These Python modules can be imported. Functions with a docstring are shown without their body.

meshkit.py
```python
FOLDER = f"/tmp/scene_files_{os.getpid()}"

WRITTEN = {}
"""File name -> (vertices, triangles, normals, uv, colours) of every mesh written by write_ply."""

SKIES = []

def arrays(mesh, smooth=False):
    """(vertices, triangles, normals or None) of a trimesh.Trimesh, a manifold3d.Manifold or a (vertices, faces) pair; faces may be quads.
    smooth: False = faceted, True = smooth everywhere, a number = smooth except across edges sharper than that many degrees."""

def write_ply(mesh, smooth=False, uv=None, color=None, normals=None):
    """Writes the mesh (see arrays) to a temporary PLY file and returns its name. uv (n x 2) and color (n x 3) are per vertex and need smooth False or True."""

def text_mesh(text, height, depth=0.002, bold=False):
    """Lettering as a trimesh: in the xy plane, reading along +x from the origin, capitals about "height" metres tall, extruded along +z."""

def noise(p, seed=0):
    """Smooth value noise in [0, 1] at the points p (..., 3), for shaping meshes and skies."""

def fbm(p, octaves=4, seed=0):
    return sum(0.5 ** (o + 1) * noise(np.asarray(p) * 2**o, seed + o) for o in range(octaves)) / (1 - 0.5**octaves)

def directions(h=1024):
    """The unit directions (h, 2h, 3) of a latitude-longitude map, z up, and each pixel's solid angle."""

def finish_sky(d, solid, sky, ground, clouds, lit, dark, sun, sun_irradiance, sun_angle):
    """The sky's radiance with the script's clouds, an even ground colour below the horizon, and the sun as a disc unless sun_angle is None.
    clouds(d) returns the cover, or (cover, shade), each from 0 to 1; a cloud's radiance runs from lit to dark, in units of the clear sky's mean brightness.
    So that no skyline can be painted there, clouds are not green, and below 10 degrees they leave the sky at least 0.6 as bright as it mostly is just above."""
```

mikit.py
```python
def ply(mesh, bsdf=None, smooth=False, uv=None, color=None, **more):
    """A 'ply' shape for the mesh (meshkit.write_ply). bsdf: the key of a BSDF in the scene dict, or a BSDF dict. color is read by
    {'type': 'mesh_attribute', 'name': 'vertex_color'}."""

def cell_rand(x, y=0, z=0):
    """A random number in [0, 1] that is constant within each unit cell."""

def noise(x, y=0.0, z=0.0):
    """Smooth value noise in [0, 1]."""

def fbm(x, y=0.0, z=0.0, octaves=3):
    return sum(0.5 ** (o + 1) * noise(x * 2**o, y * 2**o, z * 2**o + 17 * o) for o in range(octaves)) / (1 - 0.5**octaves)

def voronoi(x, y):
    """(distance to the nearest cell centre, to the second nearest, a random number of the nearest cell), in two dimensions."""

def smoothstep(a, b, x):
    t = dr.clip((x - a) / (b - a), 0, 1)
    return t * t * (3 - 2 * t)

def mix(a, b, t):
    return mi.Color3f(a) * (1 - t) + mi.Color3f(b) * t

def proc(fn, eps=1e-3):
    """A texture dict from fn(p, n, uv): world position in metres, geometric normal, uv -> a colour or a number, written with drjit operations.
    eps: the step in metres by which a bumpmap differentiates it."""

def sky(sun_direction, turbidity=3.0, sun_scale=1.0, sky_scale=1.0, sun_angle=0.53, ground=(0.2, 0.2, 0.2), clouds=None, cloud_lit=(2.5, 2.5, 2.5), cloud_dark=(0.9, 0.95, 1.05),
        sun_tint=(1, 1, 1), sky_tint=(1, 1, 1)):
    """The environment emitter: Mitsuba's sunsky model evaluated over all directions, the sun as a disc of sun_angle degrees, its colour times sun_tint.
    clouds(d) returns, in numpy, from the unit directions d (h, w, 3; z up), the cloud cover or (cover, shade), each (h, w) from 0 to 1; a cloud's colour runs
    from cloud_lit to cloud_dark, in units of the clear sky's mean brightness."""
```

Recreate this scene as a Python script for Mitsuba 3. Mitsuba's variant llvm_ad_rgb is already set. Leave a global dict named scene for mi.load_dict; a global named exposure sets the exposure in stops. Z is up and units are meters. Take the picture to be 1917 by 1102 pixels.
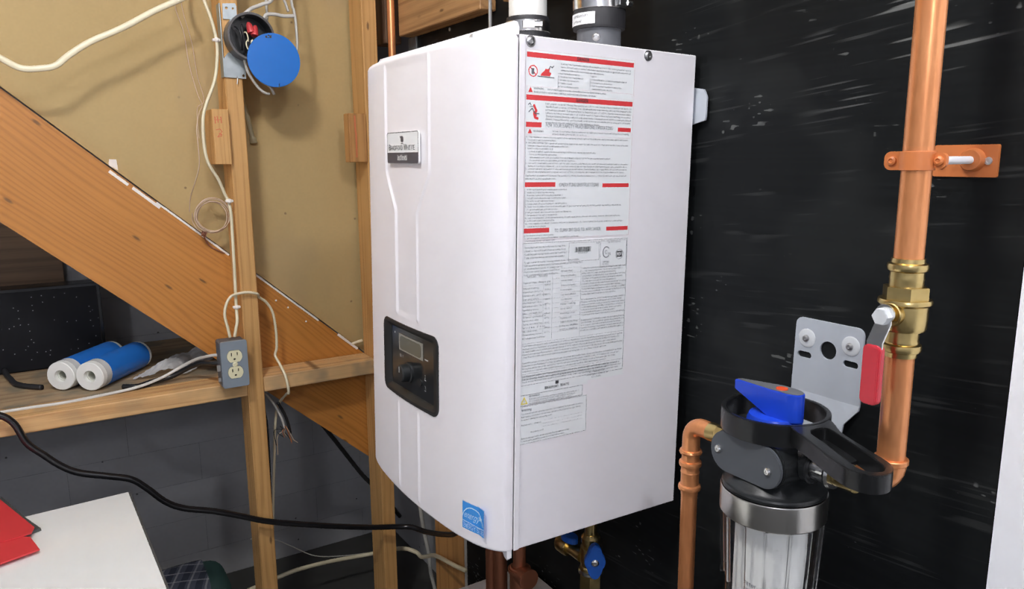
import math, random
import numpy as np
import trimesh
import manifold3d as m3
import shapely.geometry as sg
import shapely.affinity as sa
import drjit as dr
import mitsuba as mi
import meshkit, mikit
from mikit import proc, noise, fbm, smoothstep, mix

T = mi.ScalarTransform4f
scene, labels = {}, {}
rng = random.Random(7)
nrg = np.random.default_rng(7)

# ------------------------------------------------------------------ camera, light, exposure
CAM = np.array([0.8217, -0.8562, 0.5510])
FWD = np.array([-0.83178, 0.524763, -0.181013])
UP = np.array([-0.149244, 0.102675, 0.983455])
scene['camera'] = {'type': 'perspective', 'fov': 68.94, 'fov_axis': 'x', 'near_clip': 0.02, 'far_clip': 50.0,
                   'to_world': T().look_at(origin=CAM.tolist(), target=(CAM + FWD).tolist(), up=UP.tolist())}
exposure = 1.63
LAMP_MAIN = dict(pos=(0.28, -1.05, 1.58), r=0.09, power=(54.0, 52.4, 50.4))  # unseen; position worked out from the shadows on the left wall
LAMP_SIDE = dict(pos=(1.20, -0.50, 1.62), r=0.09, power=(34.0, 33.6, 35.2))  # unseen; placed to light the heater side and the white wall
LAMP_FAR_FILL = dict(pos=(2.6, -2.5, 1.5), r=0.12, power=(28.0, 27.8, 29.6))  # unseen fill lamp, added to brighten the heater side and grey wall

# ------------------------------------------------------------------ helpers
def rgb(*c):
    return {'type': 'rgb', 'value': list(map(float, c))}

def bsdf(name, d):
    scene[name] = d
    return name

def numbered(key):
    if key not in scene and key not in labels and not any(k.startswith(key + '__') for k in scene):
        return key
    i = 1
    while True:
        k = f'{key}_{i:03d}'
        if k not in scene and k not in labels and not any(q.startswith(k + '__') for q in scene):
            return k
        i += 1

def tag(key, label=None, cat=None, group=None, kind=None):
    d = {}
    if label: d['label'] = label
    if cat: d['category'] = cat
    if group: d['group'] = group
    if kind: d['kind'] = kind
    labels[key] = d

def thing(name, label, cat, group=None):
    key = numbered(name)
    tag(key, label, cat, group)
    return key

def add(name, mesh, mat, parent=None, smooth=35, label=None, **more):
    key = numbered(parent + '__' + name if parent else name)
    scene[key] = mikit.ply(mesh, mat, smooth=smooth, **more)
    if label:
        labels[key] = {'label': label}
    return key

def cat_(*ms):
    out = []
    for m in ms:
        out += list(m) if isinstance(m, (list, tuple)) else [m]
    return trimesh.util.concatenate(out)

def chbox(a, b, c=0.002):
    """box between corners a and b with chamfered edges"""
    a, b = np.minimum(a, b).astype(float), np.maximum(a, b).astype(float)
    c = min(c, 0.45 * (b - a).min())
    P = []
    for i in range(3):
        for s in np.ndindex(2, 2, 2):
            p = np.where(np.array(s) == 1, b - c, a + c)
            p[i] = b[i] if s[i] else a[i]
            P.append(p)
    return trimesh.convex.convex_hull(np.array(P))

def box(a, b):
    a, b = np.minimum(a, b).astype(float), np.maximum(a, b).astype(float)
    m = trimesh.creation.box(extents=b - a)
    m.apply_translation((a + b) / 2)
    return m

def smoothpath(pts, n=8):
    p = np.asarray(pts, float)
    if len(p) < 3:
        return p
    q = np.vstack([2 * p[0] - p[1], p, 2 * p[-1] - p[-2]])
    out = []
    for i in range(1, len(q) - 2):
        for t in np.linspace(0, 1, n, endpoint=False):
            a, b, c, d = q[i - 1], q[i], q[i + 1], q[i + 2]
            out.append(0.5 * (2 * b + (c - a) * t + (2 * a - 5 * b + 4 * c - d) * t * t + (3 * b - a - 3 * c + d) * t ** 3))
    out.append(p[-1])
    return np.array(out)

def tube(pts, r, sides=10, n=8, sm=True, flat=1.0, ref=None):
    p = smoothpath(pts, n) if sm else np.asarray(pts, float)
    t = np.gradient(p, axis=0)
    t /= np.linalg.norm(t, axis=1, keepdims=True) + 1e-12
    u = np.array(ref if ref is not None else ([0, 0, 1.0] if abs(t[0][2]) < 0.9 else [1.0, 0, 0]), float)
    V, rr = [], np.broadcast_to(r, (len(p),))
    ang = np.arange(sides) * 2 * np.pi / sides
    for i in range(len(p)):
        u = u - t[i] * (u @ t[i])
        u /= np.linalg.norm(u) + 1e-12
        w = np.cross(t[i], u)
        V.append(p[i] + rr[i] * (np.cos(ang)[:, None] * u + flat * np.sin(ang)[:, None] * w))
    k = len(p)
    V = np.vstack(V + [p[:1], p[-1:]])
    F = []
    for i in range(k - 1):
        for j in range(sides):
            a, b = i * sides + j, i * sides + (j + 1) % sides
            F += [[a, b, b + sides], [a, b + sides, a + sides]]
    for j in range(sides):
        F += [[k * sides, (j + 1) % sides, j], [k * sides + 1, (k - 1) * sides + j, (k - 1) * sides + (j + 1) % sides]]
    m = trimesh.Trimesh(V, F, process=False)
    return m

AX = {'x': np.array([[0, 0, 1], [1, 0, 0], [0, 1, 0.0]]), 'y': np.array([[1, 0, 0], [0, 0, 1], [0, -1, 0.0]]),
      '-y': np.array([[1, 0, 0], [0, 0, -1], [0, 1, 0.0]]), 'z': np.eye(3), '-x': np.array([[0, 0, -1], [-1, 0, 0], [0, 1, 0.0]])}

def orient(m, axis, at=(0, 0, 0)):
    """the mesh's local z turned to the axis, then moved to at"""
    M = np.eye(4)
    if isinstance(axis, str):
        M[:3, :3] = AX[axis]
    else:
        M = trimesh.geometry.align_vectors([0, 0, 1], axis)
    m = m.copy()
    m.apply_transform(M)
    if np.linalg.det(M[:3, :3]) < 0:
        m.invert()
    m.apply_translation(at)
    return m

def lathe(profile, axis='z', at=(0, 0, 0), sides=40):
    """profile [(r, h), ...] around the axis"""
    m = trimesh.creation.revolve(np.array(profile, float), sections=sides)
    m.merge_vertices()
    if m.volume < 0:
        m.invert()
    return orient(m, axis, at)

def cyl(r, h0, h1, axis='z', at=(0, 0, 0), sides=32, c=0.0):
    c = min(c, r * .5, abs(h1 - h0) * .4)
    if c:
        return lathe([(0, h0), (r - c, h0), (r, h0 + c), (r, h1 - c), (r - c, h1), (0, h1)], axis, at, sides)
    return lathe([(0, h0), (r, h0), (r, h1), (0, h1)], axis, at, sides)

def ring(r0, r1, h0, h1, axis='z', at=(0, 0, 0), sides=40, c=0.0008):
    c = min(c, (r1 - r0) * .4, abs(h1 - h0) * .4)
    return lathe([(r0, h0 + c), (r0 + c, h0), (r1 - c, h0), (r1, h0 + c), (r1, h1 - c), (r1 - c, h1), (r0 + c, h1), (r0, h1 - c), (r0, h0 + c)], axis, at, sides)

def extr(poly, h, axis='z', at=(0, 0, 0)):
    ms = [trimesh.creation.extrude_polygon(g, h, engine='earcut') for g in getattr(poly, 'geoms', [poly]) if g.area > 0]
    return orient(trimesh.util.concatenate(ms), axis, at)

def bevel(poly, h, c, axis='z', at=(0, 0, 0)):
    """extruded polygon whose top edge is chamfered"""
    cs = m3.CrossSection([np.array(poly.exterior.coords)[:-1]] + [np.array(i.coords)[:-1] for i in poly.interiors], m3.FillRule.EvenOdd)
    a = m3.Manifold.extrude(cs, h - c)
    parts = [a]
    k = 3
    for i in range(k):
        t1 = (i + 1) / k
        off = c * (1 - math.cos(t1 * math.pi / 2))
        parts.append(m3.Manifold.extrude(cs.offset(-off, m3.JoinType.Round, 2.0, 32), h - c + c * math.sin(t1 * math.pi / 2)))
    u = parts[0]
    for q in parts[1:]:
        u = u + q
    mm = u.to_mesh()
    return orient(trimesh.Trimesh(mm.vert_properties[:, :3], mm.tri_verts), axis, at)

def rrect(w, h, r, n=6):
    return sg.box(-w / 2 + r, -h / 2 + r, w / 2 - r, h / 2 - r).buffer(r, quad_segs=n)

def stadium(l, r, n=10):
    return sg.LineString([(-l / 2, 0), (l / 2, 0)]).buffer(r, quad_segs=n)

def flat2d(poly, maxe=None):
    """planar polygon -> (verts2d, faces)"""
    V, F, o = [], [], 0
    for g in getattr(poly, 'geoms', [poly]):
        v, f = trimesh.creation.triangulate_polygon(g, engine='earcut')
        V.append(v); F.append(f + o); o += len(v)
    v, f = np.vstack(V), np.vstack(F)
    if maxe:
        v3, f = trimesh.remesh.subdivide_to_size(np.c_[v, np.zeros(len(v))], f, maxe, max_iter=12)
        v = v3[:, :2]
    # counter-clockwise
    a = v[f]
    s = (a[:, 1, 0] - a[:, 0, 0]) * (a[:, 2, 1] - a[:, 0, 1]) - (a[:, 1, 1] - a[:, 0, 1]) * (a[:, 2, 0] - a[:, 0, 0])
    f[s < 0] = f[s < 0][:, ::-1]
    return v, f

_gl = {}
def glyph(ch, bold):
    if (ch, bold) not in _gl:
        m = meshkit.text_mesh(ch, 1.0, 0.05, bold)
        top = m.submesh([np.nonzero(m.face_normals[:, 2] > 0.9)[0]], append=True)
        v = np.array(top.vertices[:, :2])
        x0 = v[:, 0].min()
        _gl[ch, bold] = (v - [x0, 0], np.array(top.faces), v[:, 0].max() - x0)
    return _gl[ch, bold]

def text2d(s, h, x=0, y=0, w=None, bold=False, center=False, italic=0.0):
    """flat lettering (verts2d, faces), baseline start at (x, y); w = fitted width"""
    V, F, o, pen = [], [], 0, 0.0
    for ch in s:
        if ch == ' ':
            pen += 0.34
            continue
        v, f, wd = glyph(ch, bold)
        V.append(v + [pen, 0]); F.append(f + o); o += len(v)
        pen += wd + 0.13
    v, f = np.vstack(V) * h, np.vstack(F)
    wid = v[:, 0].max()
    if w:
        v = v * [w / wid, 1]
        wid = w
    v = v + np.c_[italic * v[:, 1], 0 * v[:, 1]]
    if center:
        v = v - [v[:, 0].min() + wid / 2, 0]
    return v + [x, y], f

def join2d(items):
    V, F, o = [], [], 0
    for v, f in items:
        V.append(v); F.append(f + o); o += len(v)
    return np.vstack(V), np.vstack(F)

def rect2d(x0, y0, x1, y1):
    return flat2d(sg.box(min(x0, x1), min(y0, y1), max(x0, x1), max(y0, y1)))

def frame2d(x0, y0, x1, y1, t):
    a = sg.box(min(x0, x1), min(y0, y1), max(x0, x1), max(y0, y1))
    return flat2d(a.difference(a.buffer(-t, join_style=2)))

# ------------------------------------------------------------------ materials
def plastic(name, c, rough=0.3, **k):
    return bsdf(name, {'type': 'twosided', 'b': {'type': 'principled', 'base_color': rgb(*c) if isinstance(c, tuple) else c, 'roughness': rough, 'specular': 0.5, **k}})

def metal(name, c, rough=0.25, metallic=1.0):
    return bsdf(name, {'type': 'twosided', 'b': {'type': 'principled', 'base_color': rgb(*c) if isinstance(c, tuple) else c, 'roughness': rough, 'metallic': metallic, 'specular': 0.5}})

def wood_fn(axis, light, dark, ring_scale=1.0, slope=None, dirt=0.0):
    def fn(p, n, uv):
        x, y, z = p.x, p.y, p.z
        if slope is not None:
            c, s = math.cos(slope), math.sin(slope)
            along, across, deep = y * c + z * s, -y * s + z * c, x
        elif axis == 'z':
            along, across, deep = z, y, x
        elif axis == 'y':
            along, across, deep = y, z, x
        else:
            along, across, deep = x, z, y
        w = 0.022 * fbm(along * 2.2, across * 9.0, deep * 9.0)
        rr = (across + w * 2.2 + deep * 0.7) * 85.0 * ring_scale
        g = 0.5 + 0.5 * dr.sin(rr * 2.2 + 9.0 * noise(along * 1.3, across * 26, deep * 26) + 5.0 * noise(along * 0.6, across * 90, deep * 60))
        fine = noise(along * 14.0, across * 600.0, deep * 600.0)
        blot = fbm(along * 5.0, across * 14.0, deep * 14.0)
        t = dr.clip(0.60 * g * g * g * (0.4 + blot) + 0.35 * (fine - 0.3) + 0.5 * (blot - 0.4), 0, 1)
        col = mix(light, dark, t)
        kx, ky = along * 7.0, across * 22.0
        d1, d2, cr = mikit.voronoi(kx, ky)
        knot = (1 - smoothstep(0.03, 0.10, d1)) * smoothstep(0.72, 0.76, cr)
        col = mix(col, (0.10, 0.045, 0.015), knot * 0.8)
        if dirt:
            dd = smoothstep(0.45, 0.75, fbm(x * 18, y * 18, z * 18))
            col = mix(col, (0.16, 0.14, 0.10), dd * dirt)
        return col
    return fn

plastic('mat_stud', proc(wood_fn('z', (0.55, 0.31, 0.113), (0.40, 0.20, 0.06), 2.2)), 0.6)
plastic('mat_stud_orange', proc(wood_fn('z', (0.50, 0.255, 0.085), (0.31, 0.135, 0.038))), 0.6)
plastic('mat_plate', proc(wood_fn('y', (0.62, 0.38, 0.165), (0.42, 0.21, 0.075), dirt=0.25)), 0.6)
plastic('mat_plate_dirty', proc(wood_fn('y', (0.58, 0.36, 0.165), (0.36, 0.20, 0.085), dirt=0.6)), 0.65)
plastic('mat_shelf', proc(wood_fn('y', (0.34, 0.235, 0.135), (0.20, 0.13, 0.07), dirt=0.8)), 0.8)
plastic('mat_stringer', proc(wood_fn('y', (0.46, 0.19, 0.038), (0.345, 0.127, 0.022), 2.9, slope=-math.atan(0.89))), 0.5)
plastic('mat_rim', proc(wood_fn('x', (0.42, 0.235, 0.10), (0.25, 0.12, 0.045))), 0.6)
plastic('mat_shaded_wood', proc(wood_fn('z', (0.15, 0.085, 0.05), (0.085, 0.045, 0.025))), 0.7)
plastic('mat_brown_board', proc(wood_fn('y', (0.21, 0.13, 0.075), (0.13, 0.08, 0.045))), 0.7)

def beige_fn(p, n, uv):
    b = fbm(p.y * 3.0, p.z * 3.0, 1.0)
    f = noise(p.y * 240, p.z * 240)
    c = mix((0.465, 0.335, 0.153), (0.40, 0.285, 0.122), dr.clip(b * 0.8 + 0.25 * f, 0, 1))
    d1, d2, cr = mikit.voronoi(p.y * 9.0, p.z * 9.0)
    spot = (1 - smoothstep(0.015, 0.035, d1)) * smoothstep(0.7, 0.75, cr)
    sm = smoothstep(0.58, 0.72, fbm(p.y * 6 + 3, p.z * 4, 5.0))
    return mix(mix(c, (0.36, 0.26, 0.14), sm * 0.35), (0.16, 0.10, 0.05), spot * 0.7)
plastic('mat_beige', proc(beige_fn), 0.75)

def grey_fn(p, n, uv):
    b = fbm(p.y * 4.0, p.z * 4.0, p.x * 4.0)
    f = noise(p.y * 150, p.z * 150, p.x * 150)
    c = mix((0.38, 0.385, 0.395), (0.29, 0.293, 0.30), dr.clip(b + 0.2 * f - 0.1, 0, 1))
    d1, d2, cr = mikit.voronoi(p.y * 10 + p.x * 10, p.z * 10)
    return mix(c, (0.03, 0.03, 0.03), (1 - smoothstep(0.02, 0.04, d1)) * smoothstep(0.75, 0.8, cr) * 0.8)
plastic('mat_block', proc(grey_fn), 0.7)
plastic('mat_mortar', (0.24, 0.245, 0.255), 0.9)
plastic('mat_floor', proc(lambda p, n, uv: mix((0.06, 0.06, 0.056), (0.03, 0.03, 0.028), fbm(p.x * 5, p.y * 5, 1.0))), 0.7)
plastic('mat_unseen_wall', (0.60, 0.62, 0.66), 0.8)  # pale walls out of view that bounce light
plastic('mat_white_wall', (0.90, 0.92, 0.95), 0.6)
plastic('mat_ceiling', (0.50, 0.51, 0.54), 0.8)

def black_fn(p, n, uv):
    g = noise(p.x * 6.0, p.z * 260.0)
    b = fbm(p.x * 5.0, p.z * 7.0, 2.0)
    c = mix((0.0045, 0.0052, 0.0056), (0.0095, 0.0108, 0.0115), dr.clip(0.6 * b + 0.4 * g, 0, 1))
    # pale scuffs dragged along the grain, densest high on the right
    zone = smoothstep(0.16, 0.30, p.x) * (1 - smoothstep(0.37, 0.43, p.x)) * smoothstep(0.56, 0.64, p.z)
    sl = p.z - 0.10 * p.x
    streak = noise(p.x * 16.0 + 31.0, sl * 330.0) * noise(p.x * 9.0 + 7.0, sl * 70.0)
    s1 = smoothstep(0.46, 0.72, streak) * (0.10 + 0.9 * zone)
    fl = noise(p.x * 110.0 + 5.0, p.z * 260.0) * noise(p.x * 17.0 + 11.0, p.z * 22.0)
    s2 = smoothstep(0.70, 0.84, fl)
    c = mix(c, (0.075, 0.08, 0.075), smoothstep(0.5, 0.75, fbm(p.x * 8, p.z * 11, 9.0)) * 0.07)
    return mix(c, (0.26, 0.27, 0.26), dr.clip(0.45 * s1 + 0.30 * s2, 0, 1))
plastic('mat_black_board_flat', proc(black_fn), 0.45)
scene['mat_black_board_flat']['b']['specular'] = 0.10
scene['mat_black_board'] = {'type': 'twosided', 'b': {'type': 'bumpmap', 'arbitrary': {'type': 'proc', **{k: v for k, v in proc(lambda p, n, uv: noise(p.x * 14.0, p.z * 380.0) * 0.7 + noise(p.x * 90.0, p.z * 120.0) * 0.3, eps=4e-4).items() if k != 'type'}},
                                                       'scale': 0.00035, 'b': scene.pop('mat_black_board_flat')['b']}}

plastic('mat_enamel', (0.82, 0.80, 0.825), 0.36, clearcoat=0.15, clearcoat_gloss=0.85)
plastic('mat_sheet', (0.80, 0.825, 0.83), 0.45)
plastic('mat_red_print', (0.62, 0.045, 0.05), 0.45)
plastic('mat_ink', (0.10, 0.105, 0.12), 0.5)
plastic('mat_ink_dark', (0.035, 0.035, 0.04), 0.5)
plastic('mat_pink_line', (0.72, 0.56, 0.58), 0.5)
plastic('mat_yellow', (0.72, 0.60, 0.08), 0.5)
plastic('mat_navy', (0.055, 0.06, 0.075), 0.4)
plastic('mat_white_print', (0.78, 0.79, 0.80), 0.45)
plastic('mat_sky_blue', (0.035, 0.27, 0.72), 0.4)
plastic('mat_pale_blue', (0.50, 0.72, 0.95), 0.4)
plastic('mat_panel_black', (0.013, 0.0145, 0.015), 0.4)
scene['mat_panel_black']['b']['specular'] = 0.3
plastic('mat_panel_gloss', (0.012, 0.013, 0.014), 0.12)
plastic('mat_lcd', (0.10, 0.095, 0.07), 0.2)
plastic('mat_lcd_frame', (0.26, 0.25, 0.22), 0.35)
plastic('mat_legend', (0.42, 0.43, 0.43), 0.5)
plastic('mat_black', (0.012, 0.0135, 0.0145), 0.28)
plastic('mat_black_gloss', (0.008, 0.008, 0.009), 0.16)
plastic('mat_wrench', (0.008, 0.0085, 0.009), 0.25)
scene['mat_wrench']['b']['specular'] = 0.35
plastic('mat_rubber', (0.016, 0.016, 0.018), 0.5)
plastic('mat_dark_grey', (0.062, 0.069, 0.078), 0.45)
plastic('mat_mid_grey_plastic', (0.10, 0.105, 0.115), 0.4)
plastic('mat_blue_dial', (0.012, 0.055, 0.50), 0.3)
plastic('mat_red_dot', (0.60, 0.07, 0.02), 0.4)
plastic('mat_red_vinyl', (0.52, 0.022, 0.035), 0.38)
plastic('mat_pvc', (0.77, 0.77, 0.73), 0.35)
plastic('mat_cable', (0.72, 0.65, 0.46), 0.4)
plastic('mat_cable_grey', (0.50, 0.49, 0.45), 0.4)
plastic('mat_bell_wire', (0.55, 0.42, 0.30), 0.45)
plastic('mat_brown_wire', (0.20, 0.08, 0.045), 0.45)
plastic('mat_blue_lid', (0.010, 0.145, 0.52), 0.45)
plastic('mat_ivory', (0.72, 0.68, 0.46), 0.35)
plastic('mat_slot', (0.03, 0.025, 0.02), 0.6)
plastic('mat_outlet_grey', (0.20, 0.235, 0.27), 0.4)
plastic('mat_bracket_grey', (0.42, 0.455, 0.50), 0.38)
plastic('mat_washer', (0.60, 0.63, 0.65), 0.35)
plastic('mat_nut_red', (0.50, 0.045, 0.05), 0.4)
plastic('mat_table', (0.84, 0.87, 0.855), 0.16, clearcoat=0.6, clearcoat_gloss=0.95)
plastic('mat_table_edge', (0.055, 0.062, 0.062), 0.5)
plastic('mat_red_card', (0.58, 0.04, 0.045), 0.5)
plastic('mat_filter_white', (0.80, 0.81, 0.78), 0.7)
plastic('mat_filter_core', (0.55, 0.56, 0.50), 0.7)
plastic('mat_wrap_blue', (0.02, 0.16, 0.56), 0.22)
plastic('mat_paint_white', (0.80, 0.76, 0.70), 0.6)
plastic('mat_lever_red', (0.50, 0.03, 0.045), 0.32)
plastic('mat_clamp_copper', (0.53, 0.165, 0.048), 0.42)
plastic('mat_green_cloth', (0.008, 0.032, 0.028), 0.8)
plastic('mat_valve_blue', (0.01, 0.075, 0.33), 0.35)
plastic('mat_box_white', (0.62, 0.62, 0.62), 0.6)

def speck_fn(p, n, uv):
    d1, d2, cr = mikit.voronoi(p.y * 55, p.z * 55)
    s = (1 - smoothstep(0.03, 0.09, d1)) * smoothstep(0.72, 0.80, cr)
    return mix((0.0085, 0.009, 0.011), (0.35, 0.36, 0.38), s * 0.8)
plastic('mat_case', proc(speck_fn), 0.38, )
scene['mat_case']['b']['specular'] = 0.15

def plaid_fn(p, n, uv):
    a, b = p.y * 22 + p.x * 9, p.x * 22 - p.y * 9 + p.z * 8
    fa, fb = a - dr.floor(a), b - dr.floor(b)
    la = smoothstep(0.0, 0.05, fa) * (1 - smoothstep(0.12, 0.17, fa))
    lb = smoothstep(0.0, 0.05, fb) * (1 - smoothstep(0.12, 0.17, fb))
    da = smoothstep(0.45, 0.5, fa) * (1 - smoothstep(0.85, 0.9, fa))
    c = mix((0.035, 0.04, 0.06), (0.012, 0.016, 0.03), da)
    return mix(c, (0.20, 0.20, 0.21), dr.clip(la * 0.6 + lb * 0.6, 0, 1))
plastic('mat_plaid', proc(plaid_fn), 0.85)

def copper_fn(p, n, uv):
    b = fbm(p.x * 22, p.y * 22, p.z * 9)
    f = noise(p.x * 400, p.y * 400, p.z * 60)
    return mix((0.86, 0.37, 0.155), (0.60, 0.21, 0.075), dr.clip(b * 0.9 + 0.3 * (f - 0.5), 0, 1))
metal('mat_copper', proc(copper_fn), 0.27, 0.62)
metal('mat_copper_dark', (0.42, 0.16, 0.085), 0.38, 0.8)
metal('mat_brass', proc(lambda p, n, uv: mix((0.78, 0.60, 0.27), (0.50, 0.36, 0.13), fbm(p.x * 60, p.y * 60, p.z * 60))), 0.26)
metal('mat_steel', (0.62, 0.60, 0.56), 0.24)
metal('mat_steel_bright', (0.80, 0.80, 0.78), 0.16)
plastic('mat_box_steel', (0.085, 0.08, 0.078), 0.35, metallic=0.4)
plastic('mat_marker', (0.52, 0.15, 0.06), 0.6)
metal('mat_zinc', (0.68, 0.70, 0.72), 0.36, 0.85)
metal('mat_galv', proc(lambda p, n, uv: mix((0.46, 0.50, 0.51), (0.30, 0.34, 0.35), fbm(p.y * 60, p.z * 60, p.x * 60))), 0.38, 0.8)
metal('mat_screw', (0.45, 0.45, 0.45), 0.35)
bsdf('mat_clear', {'type': 'thindielectric', 'int_ior': 1.45})
bsdf('mat_clear_solid', {'type': 'dielectric', 'int_ior': 1.49})
bsdf('mat_poly_bag', {'type': 'blendbsdf', 'weight': 0.6, 'a': {'type': 'thindielectric', 'int_ior': 1.5},
                      'b': {'type': 'twosided', 'b': {'type': 'principled', 'base_color': rgb(0.80, 0.81, 0.81), 'roughness': 0.25, 'specular': 0.8}}})

# ------------------------------------------------------------------ unseen lamps (out of frame, hung below the ceiling)
CEIL, FLOOR = 1.75, -0.81
def lamp(pos, r, power, label):
    t = thing('unseen_ceiling_lamp', label, 'lamp')
    g = trimesh.creation.icosphere(3, r)
    g.apply_translation(pos)
    k = add('globe', g, 'mat_white_print', t, smooth=True)
    scene[k]['emitter'] = {'type': 'area', 'radiance': rgb(*power)}
    add('base', lathe([(0, pos[2] + r - .01), (.05, pos[2] + r - .01), (.055, CEIL - .001), (0, CEIL - .001)], 'z', (pos[0], pos[1], 0)), 'mat_white_print', t)
lamp(LAMP_MAIN['pos'], LAMP_MAIN['r'], LAMP_MAIN['power'], 'unseen round ceiling lamp nearest the water heater, casting the shadows on the left wall')
lamp(LAMP_SIDE['pos'], LAMP_SIDE['r'], LAMP_SIDE['power'], 'unseen round ceiling lamp in front of the copper pipe on the right, placed to light the heater side')
lamp(LAMP_FAR_FILL['pos'], LAMP_FAR_FILL['r'], LAMP_FAR_FILL['power'], 'unseen fill lamp added at the far right to brighten the heater side and grey wall')

# ------------------------------------------------------------------ setting
def struct(name, mesh, mat, smooth=False):
    k = add(name, mesh, mat, None, smooth)
    tag(k, kind='structure')
    return k

struct('floor', box((-1.75, -4.2, FLOOR - .08), (3.2, .3, FLOOR)), 'mat_floor')
struct('ceiling', box((-1.75, -4.2, CEIL), (3.2, .3, CEIL + .05)), 'mat_ceiling')  # out of view; neutral tone sends bounce light down
struct('unseen_wall_front', box((-1.75, -4.3, FLOOR - .08), (3.2, -4.2, CEIL + .05)), 'mat_unseen_wall')  # unseen wall behind the camera, pale to bounce light onto the heater
struct('unseen_wall_far_right', box((3.2, -4.3, FLOOR - .08), (3.3, .3, CEIL + .05)), 'mat_unseen_wall')  # unseen wall at the far right, pale to bounce light back
wl = struct('wall_left', box((-1.75, -4.2, FLOOR - .05), (-1.6206, .3, CEIL)), 'mat_mortar')
struct('wall_back', box((-1.75, .14, FLOOR - .05), (.50, .3, CEIL)), 'mat_block')
struct('wall_right', box((.4585, .0, FLOOR), (3.2, .13, CEIL)), 'mat_white_wall')
# painted concrete blocks of the foundation wall
z0, hh, ll, jt = -0.829, 0.123, 0.365, 0.0014
for r_ in range(0, 13):
    za, zb = max(z0 + r_ * hh + jt / 2, FLOOR + .002), z0 + (r_ + 1) * hh - jt / 2
    y = -2.16 + (0.2 if r_ % 2 else 0.0)
    while y < 0.12:
        ya, yb = y + jt / 2, min(y + ll - jt / 2, 0.136)
        dx = rng.uniform(-.0008, .0008)
        add('block', chbox((-1.6204, ya, za), (-1.6199 + dx * .3, yb, zb), .0005), 'mat_block', wl, False)
        y += ll

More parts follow.
